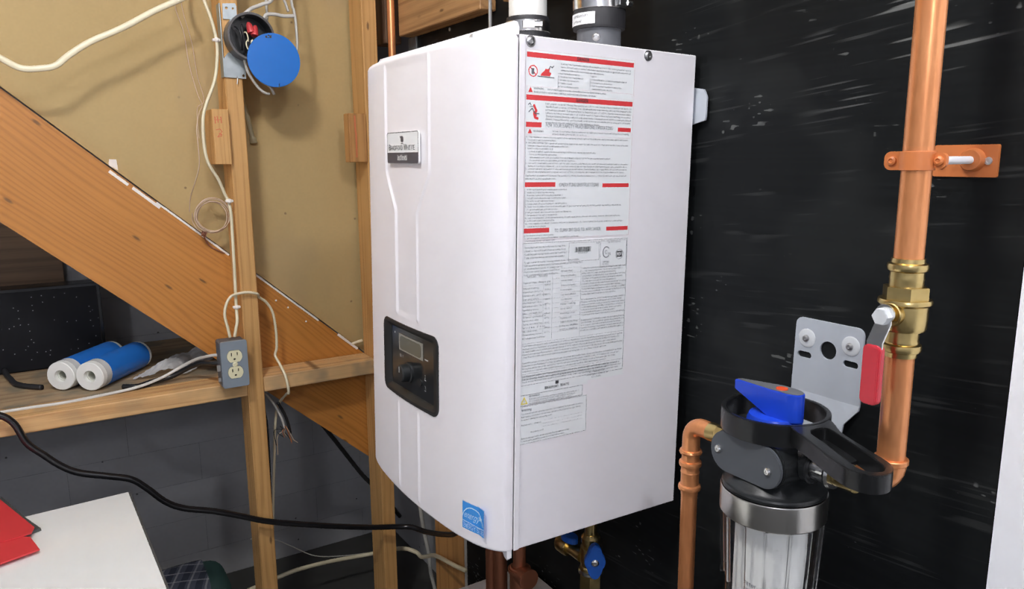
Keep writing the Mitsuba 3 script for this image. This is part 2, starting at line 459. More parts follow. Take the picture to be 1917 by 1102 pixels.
# ------------------------------------------------------------------ black plywood backboard
bt = thing('plywood_backboard', 'black painted plywood board the white water heater hangs on', 'board')
pg = sg.Polygon([(-1.019, CEIL - .02), (-1.019, -.12), (-.765, -.12), (-.765, FLOOR + .003), (.4575, FLOOR + .003), (.4575, CEIL - .02)])
add('sheet', extr(pg, .018, '-y', (0, .018, 0)), 'mat_black_board', bt, False)
for (x, z) in ((-.7998, .8458), (-.4945, .8561)):
    add('screw', lathe([(0, 0), (.0045, 0), (.0042, .0012), (.0015, .0016), (.001, .0008), (0, .0008)], '-y', (x, 0, z), 16), 'mat_zinc', bt)

# ------------------------------------------------------------------ stud wall on the left
def stud(label, x0, x1, y0, y1, z0_, z1_, mat='mat_stud', name='wall_stud', cat='stud', c=.002):
    k = add(name, chbox((x0, y0, z0_), (x1, y1, z1_), c), mat, None, 30)
    tag(k, label, cat)
    return k
stud('pine wall stud carrying the blue-lidded junction box and the grey outlet', -1.109, -1.02, -.4655, -.4265, FLOOR, CEIL)
stud('pine wall stud just left of the white water heater', -1.109, -1.02, -.129, -.0905, FLOOR, CEIL, 'mat_stud')
stud('short pine stud below the heater, nearest the copper drops', -.7745, -.672, .02, .058, FLOOR, -.135, 'mat_stud', c=.002)
stud('wide knotty board low behind the heater, left of the copper drops', -1.0, -.812, .022, .060, FLOOR, -.135, 'mat_stud_orange')
k = add('grey_batten', chbox((-.811, .016, FLOOR), (-.7755, .060, -.135), .001), 'mat_cable_grey', None, 30)
tag(k, 'pale grey vertical strip between the knotty board and the stud under the heater', 'strip')
stud('dark rough post in the upper corner beside the thin copper pipe', -1.134, -1.065, -.048, -.004, .845, CEIL, 'mat_shaded_wood', 'corner_post', 'post')  # wood; its dark colour takes in the shade of the corner
stud('brown blocking board nailed across the top of the black backboard', -1.0, -.588, -.04, -.0005, .853, 1.09, 'mat_rim', 'blocking_board', 'board')
stud('second brown board at the top edge, just left of the white vent pipe', -.50, -.28, -.04, -.0005, .853, 1.09, 'mat_rim', 'blocking_board', 'board')
# plate between the studs (shelf edge)
stud('long pine plate under the dusty shelf, left of the outlet', -1.105, -1.02, -2.0, -.4662, -.024, .0135, 'mat_plate', 'shelf_plate', 'plate')
stud('short dirty pine plate between the outlet stud and the heater', -1.109, -1.021, -.426, -.1295, -.021, .0175, 'mat_plate_dirty', 'shelf_plate', 'plate')
# scab blocks with red pencil marks
s1 = thing('scab_block', 'short pine block with red marks fixed beside the outlet stud', 'block')
add('wood', chbox((-1.095, -.503, .539), (-1.004, -.4665, .663), .0015), 'mat_stud', s1, 30)
mk = []
def stroke(pts, w=.0018):
    return flat2d(sg.LineString(pts).buffer(w))
v, f = join2d([stroke([(-.497, .645), (-.497, .632)], .0013), stroke([(-.492, .646), (-.491, .634)], .0013), stroke([(-.484, .645), (-.484, .633)], .0014), stroke([(-.496, .639), (-.484, .639)], .0008),
               stroke([(-.496, .617), (-.488, .619), (-.484, .613), (-.49, .606), (-.494, .601), (-.485, .603)], .0009), stroke([(-.489, .608), (-.486, .606)], .002)])
add('red_mark', trimesh.Trimesh(np.c_[np.full(len(v), -1.0036), v], f, process=False), 'mat_marker', s1, False, label='red marker strokes')
s2 = thing('scab_block', 'short pine block with a red stripe at the far stud by the heater', 'block')
add('wood', chbox((-1.055, -.1760, .541), (-1.016, -.1305, .662), .0015), 'mat_stud_orange', s2, 30)
v, f = flat2d(sg.LineString([(-.161, .655), (-.1605, .62), (-.159, .61), (-.1595, .555)]).buffer(.0022))
add('red_mark', trimesh.Trimesh(np.c_[np.full(len(v), -1.0156), v], f, process=False), 'mat_marker', s2, False, label='red marker stripe')

# stair stringer, its paint line and the panel above it
zt = lambda y: .316 - .89 * (y + .466)
st = thing('stair_stringer', 'wide diagonal wooden stair stringer with running grain', 'stringer')
pl = sg.Polygon([(-1.7, zt(-1.7)), (-.03, zt(-.03)), (-.03, zt(-.03) - .305), (-1.7, zt(-1.7) - .305)])
def yz(poly, x0, x1, c=0.0):
    m = extr(poly, x1 - x0)
    return orient(m, 'x', (x0, 0, 0))
add('plank', yz(pl, -1.152, -1.112), 'mat_stringer', st, 30)
nrm = np.array([.89, 1]) / math.hypot(.89, 1)
def along(y0, y1, t0, t1, jit=0.0):
    """ragged strip along the stringer's top edge, t measured across the edge (up)"""
    ys = np.linspace(y0, y1, 24)
    top = [(y + nrm[0] * (t1 + jit * nrg.normal()), zt(y) + nrm[1] * (t1 + jit * nrg.normal() * .6)) for y in ys]
    bot = [(y + nrm[0] * t0, zt(y) + nrm[1] * t0) for y in ys[::-1]]
    return sg.Polygon(top + bot).buffer(0)
for a, b, t0, t1, lab in ((-.708, -.672, -.010, -.003, 0), (-.664, -.610, -.0095, -.0025, 0), (-.62, -.4675, -.003, .0015, 0), (-.405, -.25, -.0035, .001, 0), (-.20, -.145, -.004, .0025, 0)):
    add('paint_line', yz(along(a, b, t0, t1, .0006), -1.1135, -1.1112), 'mat_paint_white', st, False)
for (y, z) in ((-.285, .125), (-.33, .168), (-.36, .19)):
    add('paint_drip', orient(trimesh.creation.icosphere(1, .0028), 'x', (-1.112, y, z)), 'mat_paint_white', st, True)
bp = thing('hardboard', 'beige hardboard panel behind the studs above the stair stringer', 'panel')
gp = .006
pp = sg.Polygon([(-2.6, zt(-2.6) + gp), (-.05, zt(-.05) + gp), (-.05, CEIL - .01), (-2.6, CEIL - .01)])
add('sheet', yz(sg.Polygon([(-2.0, zt(-2.0) + gp), (-.05, zt(-.05) + gp), (-.05, CEIL - .01), (-2.0, CEIL - .01)]), -1.147, -1.135), 'mat_beige', bp, False)
v, f = flat2d(sg.Polygon([(-.7105, .5395), (-.7085, .553), (-.6935, .552), (-.692, .527)]))
add('white_chip', trimesh.Trimesh(np.c_[np.full(len(v), -1.1343), v], f, process=False), 'mat_paint_white', bp, False, label='small white paint chip')
glob = lathe([(0, 0), (.012, .001), (.0135, .004), (.006, .0065), (0, .007)], 'x', (-1.135, -.398, .60), 20)
gl2 = tube([[-1.133, -.405, .70], [-1.131, -.395, .65], [-1.131, -.387, .605], [-1.132, -.384, .59]], [.006] * 17 + [.009] * 8, 10)
plastic('mat_glue', (0.40, 0.36, 0.22), 0.4)
add('glue_drip', gl2, 'mat_glue', bp, True, label='hardened drip of glue')

# shelf under the stair
sh = add('stair_shelf', chbox((-1.612, -2.0, -.012), (-1.1055, -.48, .0125), .001), 'mat_shelf')
tag(sh, 'dusty brown shelf board under the stair stringer', 'shelf')
k = add('brown_board', chbox((-1.610, -1.6, .0135), (-1.595, -.815, .60), .001), 'mat_brown_board')
tag(k, 'dark brown board standing at the back of the shelf', 'board')
k = add('cross_cleat', chbox((-1.30, -1.1, -.052), (-1.24, -.62, -.0125), .002), 'mat_shelf')
tag(k, 'rough cleat under the dusty shelf', 'cleat')

# ------------------------------------------------------------------ tankless water heater
W_, D0, D1, HT = .455, -.02, -.333, .70
TILT = .02177
MID = np.array([0, -.17666, .35])
def HR(m):
    m = m.copy()
    v = np.array(m.vertices) - MID
    y, z = v[:, 1].copy(), v[:, 2].copy()
    v[:, 1], v[:, 2] = y + TILT * z, z - TILT * y
    m.vertices = v + MID
    return m
wh = thing('water_heater', 'white wall-hung tankless water heater with curved front and warning labels on its side', 'water heater')
def hadd(name, mesh, mat, parent=wh, smooth=35, label=None):
    return add(name, HR(mesh), mat, parent, smooth, label)

half = np.array([(0, -.333), (0, -.338), (-.003, -.346), (-.0113, -.354), (-.0204, -.3602), (-.0338, -.3665), (-.0513, -.372), (-.07, -.376), (-.10, -.3805), (-.15, -.385), (-.19, -.3871), (-.2275, -.3878)])
prof = np.vstack([half, [(-W_ - x, y) for x, y in half[-2::-1]]])
def resample(p, n):
    p = smoothpath(p, 12)
    s = np.r_[0, np.cumsum(np.linalg.norm(np.diff(p, axis=0), axis=1))]
    q = np.linspace(0, s[-1], n)
    return np.c_[np.interp(q, s, p[:, 0]), np.interp(q, s, p[:, 1])]
PR = resample(prof, 380)
yfront = lambda x: np.interp(-np.asarray(x), -PR[:, 0][40:-40], PR[:, 1][40:-40])
def cover_normal(P):
    t = np.gradient(P, axis=0)
    n = np.c_[t[:, 1], -t[:, 0]]
    n /= np.linalg.norm(n, axis=1, keepdims=True)
    if n[len(n) // 2][1] > 0:
        n = -n
    return n
RIBS = [[(-.3045, .684), (-.3045, .526), (-.266, .467), (-.266, .306)], [(-.1505, .684), (-.1505, .526), (-.189, .467), (-.189, .306)],
        [(-.2645, .152), (-.2645, .014)], [(-.1905, .152), (-.1905, .014)]]
def seg_d(px, pz, a, b):
    d = np.array(b) - a
    t = np.clip(((px - a[0]) * d[0] + (pz - a[1]) * d[1]) / (d @ d), 0, 1)
    return np.hypot(px - a[0] - t * d[0], pz - a[1] - t * d[1])
PCX, PCZ, PCW, PCH, PCR = -.2265, .2275, .200, .123, .016
hole = sa.translate(rrect(PCW - .006, PCH - .006, PCR - .003), PCX, PCZ)
def make_cover():
    z = np.r_[np.linspace(.004, .69, 300)]
    r = .010
    ez = [(.70 - r + r * math.sin(a), r * (1 - math.cos(a))) for a in np.linspace(.15, math.pi / 2, 8)]
    bz = [(.004 - .004 * math.sin(a), .004 * (1 - math.cos(a))) for a in np.linspace(.3, math.pi / 2, 4)][::-1]
    zz = [b[0] for b in bz] + list(z) + [e[0] for e in ez]
    inset = [b[1] for b in bz] + [0] * len(z) + [e[1] for e in ez]
    N = cover_normal(PR)
    n, mrow = len(PR), len(zz)
    V = np.zeros((mrow, n, 3))
    for i, (h, ins) in enumerate(zip(zz, inset)):
        q = PR - N * ins
        V[i, :, 0], V[i, :, 1], V[i, :, 2] = q[:, 0], np.minimum(q[:, 1], D1 + 0.0), h
    X, Z = V[:, :, 0], V[:, :, 2]
    bump = np.zeros_like(X)
    for rb in RIBS:
        d = np.full_like(X, 9.0)
        for a, b in zip(rb[:-1], rb[1:]):
            d = np.minimum(d, seg_d(X, Z, a, b))
        bump = np.maximum(bump, .0019 * np.clip(1 - (d / .0052) ** 2, 0, 1) ** 1.3)
    # the neck between the upper ribs is pressed in a little
    xs = np.interp(Z, [.306, .467, .526, .684], [.0385, .0385, .077, .077])
    ins = np.clip((xs - np.abs(X + .2275)) / .006, 0, 1) * np.clip((Z - .30) / .01, 0, 1) * np.clip((.69 - Z) / .01, 0, 1)
    V[:, :, 1] += ins * .0012 - bump
    V = V.reshape(-1, 3)
    i, j = np.meshgrid(np.arange(mrow - 1), np.arange(n - 1), indexing='ij')
    a = (i * n + j).ravel()
    F = np.vstack([np.c_[a, a + n + 1, a + 1], np.c_[a, a + n, a + n + 1]])
    c = V[F].mean(1)
    import shapely
    inh = shapely.contains_xy(hole, c[:, 0], c[:, 2])
    F = F[~inh]
    # top and bottom caps back to the seam
    top = sg.Polygon(V.reshape(mrow, n, 3)[-1][:, :2]); bot = sg.Polygon(V.reshape(mrow, n, 3)[0][:, :2])
    m = trimesh.Trimesh(V, F, process=False)
    if m.face_normals[len(F) // 4][1] > 0:
        m.invert()
    caps = []
    for pgn, h, up in ((top, zz[-1], True), (bot, zz[0], False)):
        v, f = flat2d(pgn.buffer(0))
        f = f if up else f[:, ::-1]
        caps.append(trimesh.Trimesh(np.c_[v, np.full(len(v), h)], f, process=False))
    return m, caps
cover, caps = make_cover()
hadd('front_cover', cat_(cover, *caps), 'mat_enamel', smooth=40)
hadd('casing', chbox((-W_ + .001, D1 + .0025, .0005), (-.0008, D0, HT), .0012), 'mat_enamel')
rimp = sg.Polygon([(0, .699), (0, .708), (-.004, .7145), (-.010, .717), (-W_ + .010, .717), (-W_ + .004, .7145), (-W_, .708), (-W_, .699)])
hadd('top_flange', extr(rimp, .0016, '-y', (0, D1 + .0012, 0)), 'mat_enamel')
tabp = sg.Polygon([(-.03, .003), (-.0175, -.0150), (-.010, -.0175), (-.004, -.013), (-.0015, .003)])
hadd('bottom_tab', cat_(extr(tabp, .0016, '-y', (0, D1 - .001, 0)), chbox((-.0024, D1 + .0, -.010), (-.0008, D1 - .008, .004), .0004)), 'mat_enamel')
hadd('seam_flange', chbox((-.0006, D1 + .0016, .001), (.0016, D1 + .0100, .699), .0006), 'mat_enamel')
SCREW = [(0, 0), (.0062, 0), (.0062, .0008), (.0045, .0022), (.003, .0026), (.0026, .0014), (0, .0014)]
for (y, z) in ((-.3140, .6925), (-.1150, .6915)):
    hadd('screw', lathe(SCREW, 'x', (-.0008, y, z), 20), 'mat_screw')
    hadd('screw_washer', ring(.0045, .0074, 0, .0009, 'x', (-.0008, y, z), 24, .0002), 'mat_screw')
hadd('screw', lathe(SCREW, '-y', (-.118, D1 - .0004, .709), 20), 'mat_zinc')
# wall bracket ear behind the casing
hadd('mounting_ear', extr(sg.Polygon([(-.01, .600), (.018, .606), (.0195, .612), (.0195, .640), (.013, .651), (-.01, .655)]), .003, '-y', (0, -.0125, 0)), 'mat_bracket_grey', label='grey mounting ear')

# --- control panel
cp = wh + '__control_panel'
def slab_front(poly, y, h, c=.0006):
    return bevel(poly, h, c, '-y', (0, y, 0))
outer = sa.translate(rrect(PCW, PCH, PCR), PCX, PCZ)
IW, IH = .158, .096
def ring_loft(loops):
    """loops: list of (polygon coords n x 3) of same count, joined by quads"""
    n = len(loops[0])
    V = np.vstack(loops)
    F = []
    for k in range(len(loops) - 1):
        for i in range(n):
            a, b = k * n + i, k * n + (i + 1) % n
            F += [[a, b, b + n], [a, b + n, a + n]]
    return trimesh.Trimesh(V, F, process=False)
def rr_loop(w, h, r, yfn, n=10):
    out = []
    for cx, cz, a0 in ((w / 2 - r, h / 2 - r, 0), (-w / 2 + r, h / 2 - r, 90), (-w / 2 + r, -h / 2 + r, 180), (w / 2 - r, -h / 2 + r, 270)):
        for t in np.linspace(0, 90, n):
            a = math.radians(a0 + t)
            out.append((PCX + cx + r * math.cos(a), 0, PCZ + cz + r * math.sin(a)))
    # extra points on the straight sides follow the bowed front
    o = np.array(out)
    res = []
    for i in range(len(o)):
        p, q = o[i], o[(i + 1) % len(o)]
        k = 8 if np.linalg.norm(q - p) > .02 else 1
        for t in range(k):
            res.append(p + (q - p) * t / k)
    o = np.array(res)
    o[:, 1] = yfn(o[:, 0])
    return o
yf = lambda d: (lambda x: yfront(x) + d)
fl = PCY = float(yfront(PCX)) + .008
loops = [rr_loop(PCW, PCH, PCR, yf(.003)), rr_loop(PCW, PCH, PCR, yf(-.0012)), rr_loop(PCW - .002, PCH - .002, PCR - .001, yf(-.002)), rr_loop(PCW - .010, PCH - .010, PCR - .004, yf(-.002)),
         rr_loop(PCW - .013, PCH - .013, PCR - .005, yf(-.001)), rr_loop(IW + .002, IH + .002, .006, lambda x: 0 * x + fl - .002), rr_loop(IW, IH, .005, lambda x: 0 * x + fl + .001)]
bz_ = ring_loft(loops)
if bz_.face_normals[len(loops[0]) * 6 + 3][1] > 0:
    bz_.invert()
hadd('bezel', bz_, 'mat_panel_black', cp, 40)
hadd('faceplate', slab_front(sa.translate(rrect(IW + .001, IH + .001, .005), PCX, PCZ), fl + .003, .003, .0004), 'mat_panel_gloss', cp)
hadd('display', slab_front(sg.box(-.274, .2405, -.186, .2675), fl, .0012, .0004), 'mat_lcd_frame', cp)
hadd('screen', slab_front(rrect(.078, .0205, .004).__class__(sa.translate(rrect(.078, .0215, .006), -.230, .254)), fl - .0012, .0006, .0002), 'mat_lcd', cp)
hadd('knob', lathe([(0, 0), (.0165, 0), (.0165, .004), (.0145, .005), (.0138, .016), (.012, .018), (0, .018)], '-y', (-.2355, fl, .211), 40), 'mat_panel_black', cp)
hadd('knob_mark', chbox((-.2365, fl - .0181, .213), (-.2345, fl - .0186, .2225), .0002), 'mat_legend', cp)
hadd('button', slab_front(sa.translate(stadium(.004, .0055), -.262, .211), fl, .0022, .0006), 'mat_panel_black', cp)
hadd('button', slab_front(sa.translate(stadium(.004, .0055), -.197, .204), fl, .0022, .0006), 'mat_panel_black', cp)
lg = [rect2d(-.272, .229, -.2695, .2335), rect2d(-.2675, .229, -.2665, .2335), text2d('2', .0045, -.262, .229), rect2d(-.180, .2435, -.168, .2455), rect2d(-.293, .2645, -.289, .2675),
      text2d('3', .0055, -.181, .214), rect2d(-.182, .211, -.176, .2122), text2d('1', .005, -.180, .198), rect2d(-.1815, .1945, -.1765, .1955)]
v, f = flat2d(sg.Point(-.262, .211).buffer(.0026).difference(sg.Point(-.262, .211).buffer(.0019)))
v2, f2 = join2d(lg)
hadd('legend', cat_(trimesh.Trimesh(np.c_[v2[:, 0], np.full(len(v2), fl - .0003), v2[:, 1]], f2, process=False), trimesh.Trimesh(np.c_[v[:, 0], np.full(len(v), fl - .0026), v[:, 1]], f, process=False)), 'mat_legend', cp, False)

# --- name badge
def front_print(items, y):
    v, f = join2d(items)
    return trimesh.Trimesh(np.c_[v[:, 0], np.full(len(v), y), v[:, 1]], f, process=False)
BX, BZ, BW, BH = -.2285, .5615, .113, .047
by = float(yfront(BX)) - .0018
bdg = wh + '__name_badge'
bo = sa.translate(rrect(BW, BH, .004), BX, BZ)
hadd('plate', bevel(bo, .0024, .0005, '-y', (0, by + .0014, 0)), 'mat_sheet', bdg)
yb = by - .0013
hadd('dark_band', front_print([flat2d(bo.buffer(-.001).intersection(sg.box(-1, 0, 1, BZ - .0072)))], yb), 'mat_navy', bdg, False)
hadd('border', front_print([flat2d(bo.buffer(-.0004).difference(bo.buffer(-.0012)))], yb - .0001), 'mat_ink', bdg, False)
hadd('lettering', front_print([text2d('B', .0085, BX - .0505, BZ - .0035, .0075), text2d('RADFORD', .0068, BX - .0425, BZ - .0035, .0445), text2d('W', .0085, BX + .0055, BZ - .0035, .0105), text2d('HITE', .0068, BX + .0165, BZ - .0035, .0275)], yb - .0001), 'mat_ink_dark', bdg, False)
em = [flat2d(sg.Polygon([(BX - .009, BZ + .0175), (BX - .004, BZ + .0165), (BX - .002, BZ + .0175), (BX + .004, BZ + .016), (BX + .0045, BZ + .0095), (BX + .001, BZ + .0075), (BX - .0045, BZ + .009), (BX - .0055, BZ + .013)])), rect2d(BX - .004, BZ + .0052, BX + .003, BZ + .0066)]
hadd('emblem', front_print(em, yb - .0001), 'mat_navy', bdg, False)
hadd('band_lettering', front_print([text2d('infiniti', .0075, BX, BZ - .0185, .034, center=True, bold=True)], yb - .0003), 'mat_white_print', bdg, False)

# --- blue energy sticker that follows the curve of the cover
SX0, SX1, SZ0, SZ1 = -.0680, -.0200, .0190, .0615
def cover_print(items, off):
    v, f = join2d(items)
    x = v[:, 0]
    sl = (yfront(x + .0005) - yfront(x - .0005)) / .001
    n = np.c_[sl, -np.ones_like(sl)]; n /= np.linalg.norm(n, axis=1, keepdims=True)
    return trimesh.Trimesh(np.c_[x + n[:, 0] * off, yfront(x) + n[:, 1] * off, v[:, 1]], f, process=False)
es = wh + '__energy_sticker'
gx = np.linspace(SX0, SX1, 25)
hadd('backing', cover_print([flat2d(sg.box(SX0, SZ0, SX1, SZ1), .003)], .0003), 'mat_sky_blue', es, True, label='blue energy sticker')
cx, cz = (SX0 + SX1) / 2 - .003, SZ0 + .0125
arc = sg.LineString([(cx + .0010 + .0220 * math.cos(t), cz + .0235 * math.sin(t)) for t in np.linspace(.15, math.pi - .25, 30)]).buffer(.0008)
star = []
for i in range(10):
    a = math.pi / 2 + i * math.pi / 5
    r_ = .0055 if i % 2 == 0 else .0023
    star.append((SX1 - .0105 + r_ * math.cos(a), SZ0 + .0255 + r_ * math.sin(a)))
script = text2d('energy', .0095, SX0 + .004, SZ0 + .0185, .029, italic=.35)
hadd('emblem', cover_print([flat2d(arc, .002), flat2d(sg.Polygon(star)), rect2d(SX0 + .001, SZ0 + .0118, SX1 - .001, SZ0 + .0130), script], .0006), 'mat_pale_blue', es, False)
hadd('lettering', cover_print([text2d('ENERGY STAR', .0075, SX0 + .003, SZ0 + .0025, .043)], .0006), 'mat_pale_blue', es, False)
hadd('border', cover_print([flat2d(sg.box(SX0, SZ0, SX1, SZ1).difference(sg.box(SX0 + .0007, SZ0 + .0007, SX1 - .0007, SZ1 - .0007)), .003)], .00055), 'mat_white_print', es, False)

# --- labels on the side panel (text runs along +y)
def side_print(items, off):
    v, f = join2d(items)
    return trimesh.Trimesh(np.c_[np.full(len(v), off), v], f, process=False)
XS = -.0008
l1 = wh + '__warning_sheet'
A0, A1 = -.3222, -.1385
hadd('paper', box((XS, A0, .4395), (XS + .0004, A1, .6835)), 'mat_sheet', l1, False)
o1, o2 = XS + .00055, XS + .0007
hadd('outline', side_print([frame2d(A0 + .0006, .4402, A1 - .0006, .6828, .0005), frame2d(A0 + .003, .6285, A1 - .003, .6375, .00035), frame2d(A0 + .003, .5765, A1 - .003, .5845, .00035)], o1), 'mat_pink_line', l1, False)
BARS = [(-.3195, .6732, -.141, .6795), (-.3197, .6203, -.141, .6268), (-.3196, .5862, -.2954, .5926), (-.166, .5852, -.1423, .5908), (-.32, .5094, -.2712, .5155), (-.1904, .5085, -.1425, .5138), (-.3206, .4487, -.280, .4550), (-.181, .4474, -.1415, .4530)]
for b in BARS:
    hadd('red_bar', side_print([rect2d(b[0], b[1], b[2], b[3])], o1), 'mat_red_print', l1, False)
TL = []
def para(lines, y, z, pitch, h=.0021, w=None):
    for i, s in enumerate(lines):
        if s:
            TL.append(text2d(s, h, y, z - i * pitch, None if w is None else (w if i < len(lines) - 1 else None)))
para(['Vapors from flammable liquids will explode and catch fire causing death or severe', 'burns. Do not use or store flammable products such as gasoline, solvents or', 'adhesives in the same room or area near the appliance.'], -.2665, .6675, .0040, w=.1205)
para(['Keep flammable products:', '1. Far away from the appliance', '2. In approved containers', '3. Tightly closed', "4. Out of children's reach"], -.2700, .6553, .0041)
para(['Vapors:', '1. Cannot be seen   2. Vapors are heavier than air', '3. Go a long way on the floor', '4. Can be carried from other rooms to the', '    main burner by air currents'], -.2170, .6553, .0041)
for s_ in ((-.2705, .6375, -.2702, .6535), (-.2178, .6375, -.2175, .6535)):
    TL.append(rect2d(*s_))
para(['WARNING:', ''], -.3085, .6340, .004, h=.0024)
para(['Do not install appliance where flammable products will be stored or used.'], -.2870, .6340, .004, w=None)
para(['Read and follow water heater warnings and instructions. Contact your dealer.'], -.3085, .6298, .004, w=None)
para(['Hot water scalds! Water heated over 125 F can cause severe burns instantly or', 'death from scalds. Children, the disabled and the elderly are at the highest risk', 'of being scalded. Temperature is factory set at 120 F. See instruction manual', 'before setting temperature at water heater. Feel water before bathing or shower.', 'Temperature limiting valves are available. Consult your service person about', 'them. Households with small children or invalids may require a lower', 'temperature to prevent contact with hot water and injury to people.'], -.2895, .6158, .00395, h=.0021, w=.147)
para(['WARNING!'], -.3085, .5802, .004, h=.0024)
para(['If you do not follow these instructions exactly, a fire or explosion may result causing', 'property damage, personal injury or loss of life.'], -.2780, .5812, .0036, h=.0019, w=.132)
body = ['A. This appliance does not have a pilot. It is equipped with an ignition device which automatically lights the burner.', '    Do not try to light the burner by hand.', 'B. BEFORE OPERATING smell all around the appliance area for gas. Be sure to smell next to the floor because', '    some gas is heavier than air and will settle on the floor.', '    WHAT TO DO IF YOU SMELL GAS', '      - Do not try to light any appliance. Do not touch any electric switch; do not use any phone in your building.', '      - Do not use any phone in your building.', '      - Immediately call your gas supplier from a neighbor\'s phone. Follow the gas supplier\'s instructions.', '      - If you cannot reach your gas supplier, call the fire department.', 'C. Use only your hand to push in or turn the gas control knob. Never use tools. If the knob will not push in or turn by', '    hand, do not try to repair it; call a qualified service technician. Force or attempted repair may result in a fire.', 'D. Do not use this appliance if any part has been under water. Immediately call a qualified service technician to', '    inspect the appliance and to replace any part of the control system and any gas control which has been under water.']
for i, s in enumerate(body):
    TL.append(text2d(s, .0019, -.3195, .5728 - i * .00372, {0: .173, 2: .173, 9: .174, 10: .172, 11: .172, 12: .168, 5: .115, 7: .142}.get(i)))
para(['California Proposition 65 Warning: This product contains chemicals known to the State of California to cause cancer,', 'birth defects or other reproductive harm.'], -.3195, .5232, .0040, h=.0019, w=.172)
ops = ['    STOP! Read the safety information above on this label.', '1. Set the thermostat to lowest setting.', '    (Note: turn control knob to lowest temperature.)', '2. Turn OFF electrical power supply to the water heater.', '3. Do not try to light the burner by hand.', '4. Turn gas shut-off valve clockwise to the OFF position.', '5. Wait five (5) minutes to clear out any gas. If you then smell gas, STOP! Follow B in the safety information.', "    If you don't smell gas, go to the next step.", '6. Turn gas shut-off valve counterclockwise to the ON position.', '7. Turn on electrical power to the appliance.', '8. Set thermostat to desired setting. If the appliance will not operate, follow the instructions.', '9. Set the thermostat to desired setting.', '10. If the appliance will not operate, follow the instructions To Turn Off Gas To Appliance and call your service', '      technician or gas supplier.']
for i, s in enumerate(ops):
    TL.append(text2d(s, .0019, -.3195, .5050 - i * .00372, {6: .164, 12: .168, 10: .163}.get(i)))
para(['1. Set the thermostat to lowest setting.', '2. Turn off all electric power to the appliance if service is to be performed.', '3. Turn manual gas shut-off valve to OFF.'], -.3195, .4447, .0037, h=.0019)
# margin ticks
for (z_a, z_b) in ((.5265, .5745), (.4560, .5070), (.4405, .4465)):
    TL.append(rect2d(-.3203, z_a, -.3201, z_b))
hadd('small_print', side_print(TL, o2), 'mat_ink', l1, False)
for hd_ in ([text2d('FOR YOUR SAFETY READ BEFORE OPERATING', .0045, -.2886, .5872, .1135)], [text2d('OPERATING INSTRUCTIONS', .0046, -.2650, .5098, .0680)], [text2d('TO TURN OFF GAS TO APPLIANCE', .0045, -.2710, .4487, .0800)]):
    hadd('heading', side_print(hd_, o2), 'mat_ink', l1, False)
hadd('danger_word', side_print([text2d('DANGER', .0042, -.2300, .6748, .0200, center=True, bold=True), text2d('DANGER', .0042, -.2300, .6218, .0200, center=True, bold=True)], o2 + .0001), 'mat_ink_dark', l1, False)
def circ(y, z, r, n=20): return sg.Point(y, z).buffer(r, quad_segs=n)
icons_red = [flat2d(circ(-.3100, .6565, .0072).difference(circ(-.3100, .6565, .0060))), flat2d(sg.LineString([(-.3145, .661), (-.3055, .652)]).buffer(.0006)),
             flat2d(sg.Polygon([(-.2985, .6515), (-.2965, .655), (-.2925, .6575), (-.2905, .6605), (-.2875, .6600), (-.2835, .6620), (-.2850, .657), (-.2815, .6555), (-.2835, .6515)])),
             flat2d(sg.Polygon([(-.3170, .630), (-.3135, .6365), (-.3100, .630)])), flat2d(sg.Polygon([(-.3170, .5782), (-.3135, .5845), (-.3100, .5782)])),
             flat2d(sg.LineString([(-.3075, .6135), (-.304, .607), (-.3075, .6035), (-.306, .5985), (-.302, .5975)]).buffer(.0016)), flat2d(sg.Polygon([(-.3090, .6060), (-.3045, .6075), (-.3030, .6010), (-.3075, .5985)])), ]
for q_ in icons_red:
    hadd('red_icon', side_print([q_], o2), 'mat_red_print', l1, False)
icons_dark = [rect2d(-.3122, .6525, -.3085, .6598), flat2d(sg.LineString([(-.285, .6608), (-.283, .664), (-.2805, .6625), (-.278, .6645)]).buffer(.0006)), flat2d(sg.LineString([(-.303, .6505), (-.277, .650)]).buffer(.0005)),
              flat2d(sg.LineString([(-.3165, .6145), (-.3140, .6165), (-.3125, .614)]).buffer(.0005)), flat2d(sg.LineString([(-.3155, .6055), (-.3105, .610), (-.3060, .6035), (-.3000, .6035)]).buffer(.0006)), flat2d(sg.LineString([(-.3140, .6120), (-.3085, .6125)]).buffer(.0004))]
for q_ in icons_dark:
    hadd('dark_icon', side_print([q_], o2 + .0001), 'mat_ink', l1, False)

l2 = wh + '__rating_sheet'
hadd('paper', box((XS, -.3232, .2315), (XS + .0004, -.1402, .4370)), 'mat_sheet', l2, False)
hadd('paper_tail', box((XS, -.3232, .2270), (XS + .0004, -.2075, .2315)), 'mat_sheet', l2, False)
LN, TX = [], []
LN += [frame2d(-.3226, .2400, -.1412, .4355, .0005), frame2d(-.2462, .4068, -.1925, .4330, .0004), frame2d(-.1905, .3955, -.1418, .4335, .0004),
       rect2d(-.2727, .3020, -.2724, .4010), rect2d(-.2243, .3000, -.2240, .4000), rect2d(-.2875, .3015, -.2873, .3830), rect2d(-.3226, .2985, -.1412, .2988), rect2d(-.3226, .2560, -.1412, .2563)]
for i in range(14):
    LN.append(rect2d(-.2727, .3985 - i * .0068, -.2243, .3987 - i * .0068))
    if i > 2 and i % 3 == 0:
        LN.append(rect2d(-.3220, .3985 - i * .0068, -.2727, .3987 - i * .0068))
hadd('ruled_line', side_print(LN, o1), 'mat_ink', l2, False)
WORDS = 'water heater gas input rating certified under standard listed for installation on combustible flooring minimum clearance from combustibles vent pipe air intake rear side front top for use with natural or propane gas at elevations up to feet only working pressure maximum outlet electrical supply volts hertz amps follow local codes and instructions when servicing qualified technician must inspect'.split()
